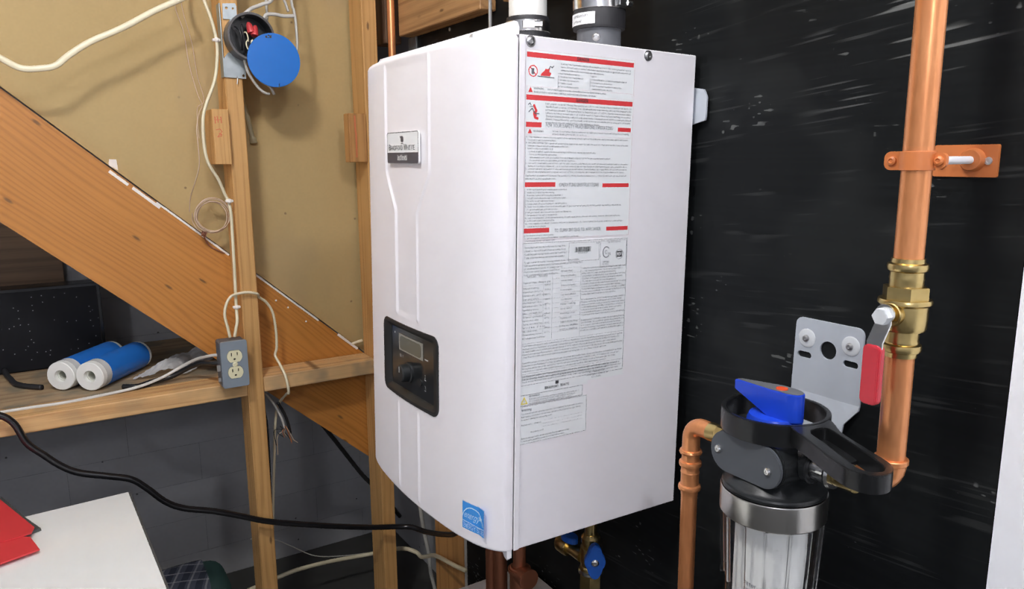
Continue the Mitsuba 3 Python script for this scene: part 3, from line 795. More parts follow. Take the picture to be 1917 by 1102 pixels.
def filler(width, h, k):
    s = ''
    r_ = random.Random(k)
    while len(s) < width / (h * .70):
        s += r_.choice(WORDS) + ' '
    return s.strip().capitalize()
for i, w in enumerate((.068, .068, .070, .066)):
    TX.append(text2d(filler(w, .0023, i), .0023, -.3195, .4285 - i * .0046, w))
for i, w in enumerate((.092, .098, .064, .058, .056)):
    TX.append(text2d(filler(w, .0022, 10 + i), .0022, -.3200, .4085 - i * .0042, w))
TX += [text2d('MODEL   SERIES', .0024, -.3140, .3890, .033), text2d('Type of Gas   Natural gas', .0024, -.3210, .3810, .045)]
for i, s in enumerate(('Input rating', 'Maximum (BTU/h)', 'Minimum (BTU/h)', 'Inlet gas pressure', 'Maximum (in. W.C.)', 'Minimum (in. W.C.)', 'Manifold pressure', 'Max. at high fire', 'Water pressure', 'Recovery rate', 'Amps rating', 'Volts / Hz', 'Min. water press.', 'Standing loss', 'Capacity')):
    TX.append(text2d(s, .0021, -.3210, .3735 - i * .0049, .026 + .006 * (i % 3)))
for i in range(11):
    TX.append(text2d(('MAX', 'BTU', 'W.C.')[i % 3], .0021, -.2850, .3765 - i * .0066, .0095))
    TX.append(text2d(filler(.018, .0024, 40 + i), .0023, -.2585, .3935 - i * .0066, .020 + .006 * (i % 2)))
for i, (a, w) in enumerate(((-.2575, .018), (-.2600, .030), (-.2590, .026))):
    TX.append(text2d('0.0' + str(i) + ' in. W.C.', .0022, a, .3215 - i * .0052, w))
TX += [text2d('kPa', .0022, -.2395, .3215 - i * .0052, .011) for i in range(3)]
for i in range(25):
    w = .0800 - (.018 if i in (2, 5, 10, 17) else .006 * (i % 3 == 1))
    if i in (11, 19): continue
    TX.append(text2d(filler(w, .0021, 70 + i), .0020, -.2225, .3955 - i * .00372, w))
for i in range(14):
    w = .1765 - (.03 if i in (4, 9) else .006 * (i % 3))
    if i in (5, 10): continue
    TX.append(text2d(filler(w, .0021, 110 + i), .0020, -.3205, .2945 - i * .00395 + (.0010 if i > 10 else 0), w))
for i in range(2):
    TX.append(text2d(filler(.16, .0021, 140 + i), .0020, -.3205, .2515 - i * .0040, .172 if i == 0 else .150))
TX += [text2d('MADE FOR INDOOR USE', .0022, -.2060, .2425, .030), text2d('CERTIFIED FOR SALE IN', .0022, -.2100, .2385, .040), text2d('ALL STATES', .0022, -.2000, .2345, .018)]
TX += [text2d('SERIAL NO.', .0020, -.1990, .4300, .006), text2d('CERTIFIED TO STD', .0021, -.1780, .4300, .024), text2d('TESTED', .0022, -.1860, .4020, .012), text2d('TO STD', .0022, -.1860, .3985, .011), text2d('0040527', .0017, -.2300, .4175, .0165)]
hadd('small_print', side_print(TX, o2), 'mat_ink', l2, False)
bars, y_ = [], -.2355
r_ = random.Random(3)
while y_ < -.2080:
    w = r_.choice((.0004, .0007, .0011)); bars.append(rect2d(y_, .4195, y_ + w, .4265)); y_ += w + r_.choice((.0004, .0006, .0009))
hadd('barcode', side_print(bars, o2), 'mat_ink_dark', l2, False)
mk = [flat2d(circ(-.1555, .4130, .0072).difference(circ(-.1555, .4130, .0067))), flat2d(sg.LineString([(-.1795 + .0062 * math.cos(t), .4170 + .0075 * math.sin(t)) for t in np.linspace(.8, 5.5, 24)]).buffer(.0006)),
      text2d('C', .0052, -.1822, .4145, .0042), text2d('US', .0032, -.1765, .4130, .0050)]
hadd('approval_mark', side_print(mk, o2), 'mat_ink', l2, False)
hadd('approval_block', side_print([rect2d(-.1605, .4090, -.1505, .4175)], o2), 'mat_ink_dark', l2, False)
hadd('approval_lettering', side_print([text2d('NSF', .0050, -.1555, .4108, .0085, center=True, bold=True)], o2 + .0002), 'mat_white_print', l2, False)
hadd('maker_name', side_print([text2d('B', .0040, -.2820, .2298, .0035, bold=True), text2d('RADFORD', .0032, -.2783, .2299, .0195, bold=True), text2d('W', .0040, -.2555, .2302, .0045, bold=True), text2d('HITE', .0032, -.2507, .2303, .0105, bold=True), rect2d(-.2640, .2350, -.2585, .2395)], o2), 'mat_ink_dark', l2, False)

l3 = wh + '__caution_strip'
hadd('paper', box((XS, -.3248, .2110), (XS + .0006, -.2155, .2268)), 'mat_sheet', l3, False)
hadd('outline', side_print([frame2d(-.3244, .2113, -.2158, .2265, .0006)], XS + .0008), 'mat_ink', l3, False)
tri = sg.Polygon([(-.3225, .2135), (-.3165, .2245), (-.3105, .2135)])
hadd('triangle', side_print([flat2d(tri.difference(tri.buffer(-.0014)))], XS + .0009), 'mat_yellow', l3, False)
hadd('lettering', side_print([rect2d(-.3168, .2165, -.3162, .2205), text2d('WARNING', .0024, -.3085, .2225, .018, bold=True)] + [text2d(filler(.085, .002, 160 + i), .0018, -.3085, .2188 - i * .0030, .085 - .006 * i) for i in range(3)], XS + .0009), 'mat_ink', l3, False)
l4 = wh + '__warranty_notice'
hadd('paper', box((XS, -.3232, .1555), (XS + .0004, -.2070, .2105)), 'mat_sheet', l4, False)
hadd('outline', side_print([frame2d(-.3226, .1560, -.2076, .2100, .0004)], o1), 'mat_ink', l4, False)
hadd('lettering', side_print([text2d('Warning', .0032, -.3205, .2035, .0165, bold=True)] + [text2d(filler(.10, .002, 180 + i), .0019, -.3205, .1985 - i * .0042, w) for i, w in enumerate((.106, .102, .052))] + [text2d('Installed by', .0020, -.3205, .1825, .018), text2d('date', .0020, -.2990, .1825, .012), text2d('Installation date', .0020, -.3050, .1705, .022), text2d(filler(.09, .002, 190), .0019, -.3205, .1630, .082), text2d(filler(.09, .002, 191), .0019, -.3205, .1592, .074)] + [rect2d(-.2850, .1850 - i * .0045, -.2150, .1852 - i * .0045) for i in range(3)], o2), 'mat_ink', l4, False)

# ------------------------------------------------------------------ vent pipes on top
def clamp_band(parent, x, y, z0_, z1_, r, ang, mat='mat_steel_bright'):
    add('clamp_band', ring(r - .0012, r, z0_, z1_, 'z', (x, y, 0), 48, .0003), mat, parent)
    d = np.array([math.cos(ang), math.sin(ang), 0]); t_ = np.array([-d[1], d[0], 0])
    zc = (z0_ + z1_) / 2
    h = chbox((-.010, -.004, -.0055), (.010, .0035, .0055), .001)
    M = np.eye(4); M[:3, 0], M[:3, 1], M[:3, 2] = t_, d, [0, 0, 1]; M[:3, 3] = np.array([x, y, zc]) + d * (r + .002)
    h.apply_transform(M)
    s = orient(cyl(.0048, 0, .012, 'z', (0, 0, 0), 8), t_, np.array([x, y, zc]) + d * (r + .003) + t_ * .009)
    add('clamp_screw', cat_(h, s), mat, parent)
vx, vy = -.213, -.170
va = thing('intake_pipe', 'white plastic pipe rising from the heater top in a clamped coupling', 'pipe')
add('pipe', lathe([(.026, .74), (.0302, .74), (.0302, CEIL), (.026, CEIL), (.026, .74)], 'z', (vx, vy, 0), 48), 'mat_pvc', va)
add('coupling', lathe([(0, .702), (.0335, .702), (.0345, .706), (.0345, .763), (.0335, .767), (.0305, .767), (.0305, .745), (0, .745)], 'z', (vx, vy, 0), 48), 'mat_rubber', va)
clamp_band(va, vx, vy, .7435, .760, .0358, -.55)
clamp_band(va, vx, vy, .712, .728, .0358, -.55)
wx, wy = -.115, -.105
vb = thing('exhaust_pipe', 'black vent coupling with steel band and a white label, behind the white pipe', 'pipe')
add('adapter', lathe([(0, .702), (.0335, .702), (.0335, .742), (0, .742)], 'z', (wx, wy, 0), 48), 'mat_mid_grey_plastic', vb)
add('coupling', lathe([(0, .740), (.0390, .740), (.0400, .744), (.0400, .765), (.0385, .768), (.0385, .795), (.0395, .80), (.0395, CEIL), (0, CEIL)], 'z', (wx, wy, 0), 48), 'mat_rubber', vb)
add('adapter_screw', lathe(SCREW, [.7, -.71, 0], (wx + .0335 * .7, wy - .0335 * .71, .726), 16), 'mat_screw', vb)
clamp_band(vb, wx, wy, .768, .783, .0402, .25)
# curved paper label
def curved_label(x, y, r, a0, a1, za, zb, n=16):
    aa = np.linspace(a0, a1, n)
    V = np.array([(x + r * math.cos(a), y + r * math.sin(a), z) for z in (za, zb) for a in aa])
    F = []
    for i in range(n - 1):
        F += [[i, i + 1, n + i + 1], [i, n + i + 1, n + i]]
    return trimesh.Trimesh(V, F, process=False)
add('paper_label', curved_label(wx, wy, .0403, -2.20, -.82, .7445, .7615), 'mat_white_print', vb, True)
def curved_text(items, x, y, r, a_mid):
    v, f = join2d(items)
    a = a_mid + v[:, 0] / r
    return trimesh.Trimesh(np.c_[x + r * np.cos(a), y + r * np.sin(a), v[:, 1]], f, process=False)
add('label_lettering', curved_text([text2d('combustion', .0042, -.0145, .7550, .030), text2d('exhaust', .0042, -.0145, .7475, .020)], wx, wy, .0405, -1.50), 'mat_ink', vb, False)
k = add('threaded_rod', tube([[-.4465, -.10, .700], [-.4465, -.10, CEIL]], .0035, 10, sm=False), 'mat_zinc')
tag(k, 'thin grey rod rising behind the heater left of the white vent pipe', 'rod')
k = add('thin_copper_pipe', tube([[-1.0, -.001, -.06]] + [[-1.0, -.036 - .024 * math.sin(t), -.036 - .024 * math.cos(t)] for t in np.linspace(0, math.pi / 2, 8)] + [[-1.0, -.06, CEIL]], .0095, 20, sm=False), 'mat_copper')
tag(k, 'thin copper pipe rising in the corner behind the heater', 'pipe')
k = add('metal_strap', chbox((-1.018, -.006, .79), (-.972, -.0005, .853), .0008), 'mat_galv')
tag(k, 'small grey metal plate in the corner under the blocking board', 'plate')

# ------------------------------------------------------------------ copper supply pipe on the right with clamp and valve
RX, RY, RR = .399, -.110, .0142
pr = thing('copper_supply_pipe', 'thick copper pipe running down the right side of the black board', 'pipe')
def pipe_ring(z, r, h, axis='z'):
    return ring(RR - .0003, r, z - h / 2, z + h / 2, 'z', (RX, RY, 0), 36, .001)
add('upper_length', lathe([(0, .4175), (RR, .4175), (RR, CEIL), (0, CEIL)], 'z', (RX, RY, 0), 40), 'mat_copper', pr)
add('lower_length', lathe([(0, .232), (RR, .232), (RR, .356), (0, .356)], 'z', (RX, RY, 0), 40), 'mat_copper', pr)
rl = .017
elb = [[RX, RY, .2320]] + [[RX - rl + rl * math.cos(a), RY - .0 - .004 * math.sin(a), .2225 - rl * math.sin(a)] for a in np.linspace(0, math.pi / 2, 8)] + [[RX - rl - .012, RY - .006, .2045]]
add('elbow', cat_(tube(elb, .0160, 24, sm=False), ring(.0145, .0178, .2255, .2315, 'z', (RX, RY, 0), 36)), 'mat_copper', pr)

hv = thing('ball_valve', 'brass ball valve with red lever on the copper pipe', 'valve')
prof = [(0, .4360), (.0160, .4445), (.0162, .4410), (.0188, .4400), (.0196, .4370), (.0188, .4340), (.0165, .4325), (.0165, .4195), (.0178, .4190)]
add('top_press_end', lathe([(.0143, .4470), (.0158, .4468), (.0162, .4425), (.0190, .4412), (.0197, .4380), (.0188, .4345), (.0163, .4330), (.0163, .4285), (.0168, .4265), (.0163, .4245), (.0163, .4170), (.0143, .4170), (.0143, .4470)], 'z', (RX, RY, 0), 40), 'mat_brass', hv)
hexn = sg.Polygon([(math.cos(a) * .0225, math.sin(a) * .0225) for a in np.radians(np.arange(6) * 60 + 12)])
add('hex_nut', bevel(hexn, .0145, .0012, 'z', (RX, RY, .4035)), 'mat_brass', hv)
add('body', lathe([(0, .4050), (.0250, .4050), (.0258, .4030), (.0258, .4005), (.0235, .3985), (.0225, .3980), (.0228, .3850), (.0222, .3745), (.0208, .3720), (0, .3720)], 'z', (RX, RY, 0), 44), 'mat_brass', hv)
add('bottom_press_end', lathe([(.0143, .3735), (.0163, .3735), (.0163, .3620), (.0168, .3605), (.0165, .3585), (.0192, .3570), (.0198, .3535), (.0190, .3500), (.0164, .3488), (.0160, .3440), (.0143, .3440), (.0143, .3735)], 'z', (RX, RY, 0), 40), 'mat_brass', hv)
SZ = .3905
add('stem', cat_(cyl(.0125, .018, .027, '-y', (RX, RY, SZ), 28, .001), cyl(.0075, .027, .0355, '-y', (RX, RY, SZ), 20)), 'mat_brass', hv)
lv = hv + '__lever'
path = [(-.0335, SZ + .006), (-.0335, SZ - .008), (-.0455, SZ - .026), (-.0455, SZ - .080)]
def strap(path, w, t, x):
    """a bent flat bar: path of (dy, z) seen from the side, w wide along x"""
    ln = sg.LineString(path).buffer(t / 2, cap_style=2, join_style=2)
    return orient(extr(ln, w), 'x', (x - w / 2, RY, 0))
add('arm', cat_(strap(path, .0165, .0024, RX - .001), cyl(.0100, .0323, .0347, '-y', (RX, RY, SZ + .002), 24)), 'mat_steel_bright', lv)
add('grip', bevel(sa.translate(rrect(.0195, .063, .006), RX - .002, SZ - .0600), .008, .0025, '-y', (0, RY - .0415, 0)), 'mat_lever_red', lv, label='red vinyl grip')
hx2 = sg.Polygon([(RX + math.cos(a) * .0090, SZ + math.sin(a) * .0090) for a in np.radians(np.arange(6) * 60)])
add('stem_nut', bevel(hx2, .0085, .001, '-y', (0, RY - .0347, 0)), 'mat_washer', lv)

cl = thing('pipe_clamp', 'copper coloured bell hanger clamp with base plate holding the thick pipe', 'clamp')
CZ = .5445
add('base_plate', bevel(sa.translate(rrect(.0675, .0345, .002), .3905, .5435), .003, .0008, '-y', (0, 0, 0)), 'mat_clamp_copper', cl)
add('boss', lathe([(0, .003), (.0125, .003), (.0118, .0095), (.0105, .0115), (.006, .012), (0, .012)], '-y', (.3995, 0, CZ), 32), 'mat_clamp_copper', cl)
for (x, z) in ((.4145, .5435), (.3665, .5385)):
    add('plate_screw', lathe([(0, .003), (.0042, .003), (.0040, .0042), (.0018, .0048), (.0014, .0038), (0, .0038)], '-y', (x, 0, z), 18), 'mat_zinc' if x > .4 else 'mat_clamp_copper', cl)
add('threaded_rod', tube([[.4000, -.010, CZ], [.4005, -.085, CZ]], .0042, 14, sm=False), 'mat_white_print', cl)
add('strap_ring', ring(RR + .0002, RR + .0022, CZ - .0095, CZ + .0095, 'z', (RX, RY, 0), 40, .0005), 'mat_clamp_copper', cl)
for s in (-1, 1):
    ear = rrect(.022, .019, .007) if s < 0 else rrect(.014, .015, .005)
    add('ear', cat_(bevel(sa.translate(ear, RX + s * (RR + (.0105 if s < 0 else .0065)), CZ), .0022, .0005, '-y', (0, RY + .003, 0)), bevel(sa.translate(ear, RX + s * (RR + (.0105 if s < 0 else .0065)), CZ), .0022, .0005, '-y', (0, RY + .0055, 0))), 'mat_clamp_copper', cl)
    add('ear_screw', lathe([(0, 0), (.0048, 0), (.0046, .0022), (.0025, .0032), (.0018, .002), (0, .002)], '-y', (RX + s * (RR + (.0125 if s < 0 else .0070)), RY + .0008, CZ), 18), 'mat_clamp_copper', cl)
add('rod_socket', cyl(.0055, -.030, -.0155, '-y', (.4005, RY, CZ), 16, .0008), 'mat_clamp_copper', cl)

# ------------------------------------------------------------------ grey filter bracket on the board
fb = thing('filter_bracket', 'grey metal wall bracket with holes above the water filter', 'bracket')
plate = sg.Polygon([(.190, .236), (.292, .236), (.2915, .337), (.192, .337)]).buffer(-.010).buffer(.010, quad_segs=8).union(sg.box(.190, .236, .292, .255))
for h_ in (circ(.2425, .2995, .0118), sa.translate(stadium(.0125, .0042), .2075, .2865), sa.translate(stadium(.0125, .0042), .2755, .2882)):
    plate = plate.difference(h_)
add('plate', bevel(plate, .0028, .0006, '-y', (0, -.0004, 0)), 'mat_bracket_grey', fb)
low = sg.Polygon([(.190, 0), (.292, 0), (.292, -.006), (.276, -.028), (.276, -.060), (.206, -.060), (.206, -.028), (.190, -.006)])
m = extr(low, .0028, '-y', (0, 0, 0))
v = np.array(m.vertices)
a = math.radians(14)
zz, yy = v[:, 2].copy(), v[:, 1].copy()
v[:, 1] = yy * math.cos(a) + zz * math.sin(a) - .0004
v[:, 2] = .2365 + zz * math.cos(a) - yy * math.sin(a) * .6
m.vertices = v
add('bent_flange', m, 'mat_bracket_grey', fb)
for (x, z) in ((.2105, .3100), (.2745, .3120)):
    add('washer', lathe([(0, 0), (.0128, 0), (.0128, .0008), (.0105, .0022), (.005, .0024), (0, .0024)], '-y', (x, -.0032, z), 32), 'mat_washer', fb)
    add('screw', lathe([(0, .0022), (.0048, .0022), (.0045, .0042), (.0026, .0052), (.002, .0034), (0, .0034)], '-y', (x, -.0032, z), 20), 'mat_screw', fb)

# ------------------------------------------------------------------ water filter
FX, FY = .262, -.122
wf = thing('water_filter', 'clear canister water filter with black head, blue knob and steel collar', 'water filter')
C_ = (FX, FY, 0)
add('sump', lathe([(.0585, .117), (.0585, .113), (.0535, .020), (.0515, -.10), (.0475, -.135), (.030, -.145), (0, -.147)], 'z', C_, 64), 'mat_clear', wf, 40)
for i in range(14):
    a = 2 * math.pi * i / 14 - 2.56
    b = chbox((-.0017, -.0016, 0), (.0017, .0030, .088), .0010)
    b.apply_transform(trimesh.transformations.rotation_matrix(-.048, [1, 0, 0]))
    b.apply_translation([0, .0555, .0275])
    b.apply_transform(trimesh.transformations.rotation_matrix(a, [0, 0, 1]))
    b.apply_translation([FX, FY, 0])
    add('sump_rib', b, 'mat_clear_solid', wf)
add('cartridge', lathe([(0, -.125), (.0415, -.125), (.0430, -.122), (.0430, .128), (.0415, .131), (0, .131)], 'z', C_, 48), 'mat_filter_white', wf)
add('cartridge_lettering', curved_text([text2d('Filter', .0050, -.026, .030, .017), text2d('cartridge', .0050, -.026, .0225, .022), text2d('Water', .0050, .012, .030, .018)], FX, FY, .0433, -1.02), 'mat_ink', wf, False)
add('collar', lathe([(.0590, .1165), (.0625, .1165), (.0637, .1180), (.0637, .1475), (.0628, .1490), (.0595, .1490), (.0590, .1165)], 'z', C_, 72), 'mat_steel', wf)
add('head', lathe([(0, .120), (.0585, .120), (.0585, .1500), (.0618, .1502), (.0622, .1530), (.0610, .1552), (.0585, .1560), (.0560, .1580), (.0500, .1635), (.0420, .1700), (.0370, .1780), (.0355, .1900), (.0355, .2180), (.0340, .2210), (0, .2210)], 'z', C_, 64), 'mat_black', wf, 30)
add('inlet_port', cat_(cyl(.0205, -.030, -.052, 'x', (FX, FY, .193), 36, .0015), cyl(.0185, -.03, -.0, 'x', (FX, FY, .193), 36)), 'mat_black', wf)
add('outlet_port', cat_(lathe([(0, 0), (.0205, 0), (.0205, .047), (.0222, .0485), (.0222, .056), (.0205, .0575), (.016, .0575), (.016, .050), (0, .050)], 'x', (FX, FY, .195), 40)), 'mat_black', wf)
add('outlet_nipple', cat_(cyl(.0155, .045, .082, 'x', (FX, FY, .195), 32, .001), lathe([(0, .076), (.0178, .076), (.0190, .079), (.0178, .083), (0, .083)], 'x', (FX, FY, .195), 32)), 'mat_steel_bright', wf)
add('outlet_adapter', cyl(.0150, .083, .108, 'x', (FX, FY + .004, .1950), 32, .001), 'mat_brass', wf)
oval = stadium(.054, .0262)
OX, OZ = .2555, .1925
add('valve_housing', bevel(sa.translate(sa.scale(oval, 1.02, 1.02), OX, OZ), .058, .004, '-y', (0, FY + .012, 0)), 'mat_black', wf)
add('cover_plate', bevel(sa.translate(oval, OX, OZ), .0035, .0014, '-y', (0, FY - .0460, 0)), 'mat_dark_grey', wf)
for x, z in ((OX - .0400, OZ + .000), (OX + .0350, OZ - .003)):
    add('cover_screw', lathe([(0, 0), (.0050, 0), (.0048, .0022), (.0030, .0036), (.0020, .0036), (.0017, .0022), (0, .0022)], '-y', (x, FY - .0490, z), 20), 'mat_steel_bright', wf)
# blue selector knob
dl = wf + '__selector_knob'
add('base', lathe([(0, .2215), (.0330, .2215), (.0335, .2240), (.0325, .2330), (.0300, .2390), (0, .2390)], 'z', (FX - .008, FY + .004, 0), 48), 'mat_blue_dial', dl)
KX, KY = .2715, -.1165
fin = sg.Polygon([(.2010, -.1300), (.2050, -.1215), (.2550, -.1030)] + [(KX + .0205 * math.cos(t), KY + .0135 * math.sin(t)) for t in np.linspace(1.6, -1.75, 16)] + [(.2550, -.1310)]).buffer(0)
fm = bevel(fin, .0345, .0016, 'z', (0, 0, .2380))
v = np.array(fm.vertices)
# undercut below the nose: the lower left end is swept back
tt = np.clip((.248 - v[:, 0]) / .047, 0, 1)
lowz = .2380 + .022 * tt ** 1.2
v[:, 2] = np.where(v[:, 2] < lowz, lowz, v[:, 2])
fm.vertices = v
add('grip', fm, 'mat_blue_dial', dl)
add('cap', bevel(fin.buffer(-.0016), .0008, .0002, 'z', (0, 0, .2723)), 'mat_mid_grey_plastic', dl)
add('red_button', lathe([(0, 0), (.0072, 0), (.0070, .0012), (.005, .0016), (0, .0016)], 'z', (.2630, -.1185, .2730), 24), 'mat_red_dot', dl)
# black housing wrench lying around the head
wr = thing('filter_wrench', 'black plastic ring wrench with loop handle resting around the filter head', 'wrench')
rc = (.2535, -.1165)
R0, R1 = .0580, .0640
ringp = sg.Point(*rc).buffer(R1, quad_segs=40)
def round_poly(pts, n=8):
    p = np.array(pts + pts[:3], float)
    q = smoothpath(p, n)
    return sg.Polygon(q[n:n * (len(pts) + 1)]).buffer(0)
hd = round_poly([(.296, -.145), (.350, -.178), (.395, -.2005), (.416, -.2070), (.434, -.2030), (.4415, -.1880), (.437, -.170), (.424, -.157), (.395, -.1440), (.350, -.1235), (.312, -.098)])
outer_w = ringp.union(hd)
inner_w = sg.Point(*rc).buffer(R0, quad_segs=20).union(round_poly([(.328, -.150), (.360, -.167), (.400, -.1885), (.417, -.1960), (.4275, -.1940), (.4335, -.184), (.430, -.1740), (.418, -.1650), (.390, -.1505), (.352, -.1325), (.330, -.126)]))
rm = bevel(ringp.difference(sg.Point(*rc).buffer(R0, quad_segs=40)), .0265, .0015, 'z', (0, 0, .2195))
hdl = hd.difference(sg.Point(*rc).buffer(R1 - .0005, quad_segs=40)).difference(inner_w)
add('ring', rm, 'mat_wrench', wr, 40)
add('handle', bevel(hdl, .0195, .0015, 'z', (0, 0, .2265)), 'mat_wrench', wr, 40)
add('web', extr(hd.buffer(-.004).difference(sg.Point(*rc).buffer(R1)).difference(sg.box(.385, -.3, .5, 0)), .004, 'z', (0, 0, .2275)), 'mat_wrench', wr)

# ------------------------------------------------------------------ copper drop on the filter's left
PX, PY, PRr = .130, -.130, .0112
pl_ = thing('copper_outlet_pipe', 'slim copper pipe with press fittings dropping left of the water filter', 'pipe')
add('lower_length', lathe([(0, FLOOR + .002), (PRr, FLOOR + .002), (PRr, .100), (0, .100)], 'z', (PX, PY, 0), 32), 'mat_copper', pl_)
add('press_coupling', lathe([(0, .0880), (.0118, .0880), (.0122, .0940), (.0150, .0955), (.0158, .0985), (.0150, .1015), (.0126, .1030), (.0124, .1190), (.0132, .1210), (.0124, .1230), (.0124, .1290), (.0150, .1305), (.0157, .1335), (.0150, .1365), (.0124, .1380), (0, .1380)], 'z', (PX, PY, 0), 36), 'mat_copper', pl_)
e2 = [[PX, PY, .135], [PX, PY, .160]] + [[PX + .020 - .020 * math.cos(a), PY, .170 + .020 * math.sin(a)] for a in np.linspace(0.1, math.pi / 2, 8)] + [[PX + .040, PY, .190]]
add('elbow', cat_(tube(e2, .0122, 24, sm=False), lathe([(.012, .1470), (.0148, .1480), (.0157, .1505), (.0148, .1530), (.012, .1540)], 'z', (PX, PY, 0), 32)), 'mat_copper', pl_)
add('brass_adapter', cat_(cyl(.0128, .0330, .0500, 'x', (PX, PY, .190), 28, .001), bevel(sg.Polygon([(math.cos(a) * .0155, math.sin(a) * .0155) for a in np.radians(np.arange(6) * 60)]), .011, .0012, 'x', (PX + .050, PY, .190)), cyl(.0115, .060, .0795, 'x', (PX, PY + .004, .192), 28)), 'mat_brass', pl_)

# ------------------------------------------------------------------ pipes and valve under the heater
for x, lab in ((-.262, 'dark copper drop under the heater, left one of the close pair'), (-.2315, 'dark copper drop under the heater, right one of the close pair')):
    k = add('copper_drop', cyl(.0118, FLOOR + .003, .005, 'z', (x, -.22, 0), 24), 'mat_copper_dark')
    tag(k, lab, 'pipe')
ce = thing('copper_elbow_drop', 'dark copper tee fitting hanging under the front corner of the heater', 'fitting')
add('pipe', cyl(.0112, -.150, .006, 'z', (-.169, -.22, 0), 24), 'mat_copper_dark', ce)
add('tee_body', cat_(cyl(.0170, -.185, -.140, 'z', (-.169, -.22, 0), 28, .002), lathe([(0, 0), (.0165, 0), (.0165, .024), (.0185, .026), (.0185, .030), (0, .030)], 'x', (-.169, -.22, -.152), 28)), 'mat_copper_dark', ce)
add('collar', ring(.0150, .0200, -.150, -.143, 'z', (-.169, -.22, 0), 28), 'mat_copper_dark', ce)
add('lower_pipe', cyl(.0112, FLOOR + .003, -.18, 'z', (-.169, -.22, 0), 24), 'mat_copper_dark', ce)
gv = thing('service_valve', 'brass service valve with blue handles under the right side of the heater', 'valve')
GX, GY = -.100, -.120
add('riser', cyl(.0105, -.080, -.002, 'z', (GX, GY, 0), 24), 'mat_brass', gv)
add('body', lathe([(0, -.078), (.012, -.078), (.0165, -.084), (.0165, -.092), (.0135, -.094), (.0135, -.100), (.0175, -.102), (.0185, -.112), (.0185, -.126), (.0165, -.135), (.0180, -.138), (.0180, -.144), (0, -.144)][::-1], 'z', (GX, GY, 0), 36), 'mat_brass', gv)
add('union_ring', lathe([(0, -.1500), (.0185, -.1500), (.0205, -.1480), (.0205, -.1440), (.0185, -.1425), (0, -.1425)], 'z', (GX, GY, 0), 36), 'mat_steel_bright', gv)
add('lower_nut', bevel(sg.Polygon([(math.cos(a) * .0195, math.sin(a) * .0195) for a in np.radians(np.arange(6) * 60 + 20)]), .045, .002, 'z', (GX, GY, -.195)), 'mat_brass', gv)
add('lower_pipe', cyl(.0112, FLOOR + .003, -.19, 'z', (GX, GY, 0), 24), 'mat_copper', gv)
add('drain_port', cat_(cyl(.0105, -.052, -.010, 'x', (GX, GY - .01, -.122), 24), lathe([(0, -.072), (.0150, -.072), (.0172, -.068), (.0172, -.048), (.0150, -.044), (0, -.044)], 'x', (GX, GY - .01, -.122), 28)), 'mat_brass', gv)
h1 = sa.scale(sg.Point(0, 0).buffer(.020, quad_segs=4), .72, 1.55).union(sg.Point(0, 0).buffer(.0175))
hm = bevel(h1, .012, .003)
M = np.eye(4); M[:3, :3] = np.array([[.55, 0, .83], [.83, 0, -.55], [0, 1, 0]]); M[:3, 3] = (GX + .026, GY - .012, -.110)
hm.apply_transform(M)
add('handle', hm, 'mat_valve_blue', gv, label='blue butterfly handle')
hm2 = orient(bevel(sa.scale(sg.Point(0, 0).buffer(.013), 1.5, .9), .010, .002), 'z', (GX - .044, GY - .012, -.1065))
add('handle', hm2, 'mat_valve_blue', gv, label='small blue handle')
sc_ = lathe(SCREW, M[:3, 2], M[:3, 3] + M[:3, 2] * .012, 16)
add('handle_screw', sc_, 'mat_steel_bright', gv)
k = add('white_carton', chbox((-.47, -.20, FLOOR), (-.345, -.012, -.352), .003), 'mat_box_white')
tag(k, 'pale carton corner low under the heater beside the service valve', 'box')

# ------------------------------------------------------------------ electrical things on the stud wall
jb = thing('junction_box', 'round open steel junction box on the stud with red wire connectors', 'junction box')
JY, JZ = -.4110, .8225
add('shell', lathe([(0, 0), (.050, 0), (.052, .002), (.052, .0455), (.0475, .0455), (.0475, .0035), (0, .0035)], 'x', (-1.0195, JY, JZ), 48), 'mat_box_steel', jb)
add('shade_lining', lathe([(0, .0036), (.0470, .0036), (.0470, .0450), (.0465, .0450), (.0465, .0042), (0, .0042)], 'x', (-1.0195, JY, JZ), 48), 'mat_black', jb)  # added black liner; puts the shade inside the open box into colour
top = sg.Polygon([(-.4610, .862), (-.4600, .895), (-.4330, .898), (-.4300, .892), (-.4300, .862)]).difference(circ(-.452, .886, .003)).difference(circ(-.438, .886, .0025))
bot = sg.Polygon([(-.4660, .735), (-.4665, .775), (-.455, .79), (-.4270, .785), (-.4190, .750), (-.4195, .733)]).difference(circ(-.425, .740, .003))
add('mounting_bracket', cat_(yz(top, -1.0198, -1.0165), yz(bot, -1.0198, -1.0150), chbox((-1.045, -.4685, .735), (-1.015, -.466, .895), .0004)), 'mat_galv', jb)
add('bracket_nail', tube([[-1.016, -.4400, .737], [-1.0125, -.4395, .731], [-1.012, -.441, .720]], .0013, 6), 'mat_screw', jb)
for (y, z, a) in ((-.4165, .838, .35), (-.4015, .832, -.45)):
    ax = np.array([.25, math.sin(a) * .45, -.9 + .0])
    add('wire_connector', lathe([(0, 0), (.0035, 0), (.0065, .006), (.0085, .020), (.0080, .024), (0, .024)], -ax / np.linalg.norm(ax) * -1, (-.990, y + .004, z + .016), 16), 'mat_nut_red', jb)
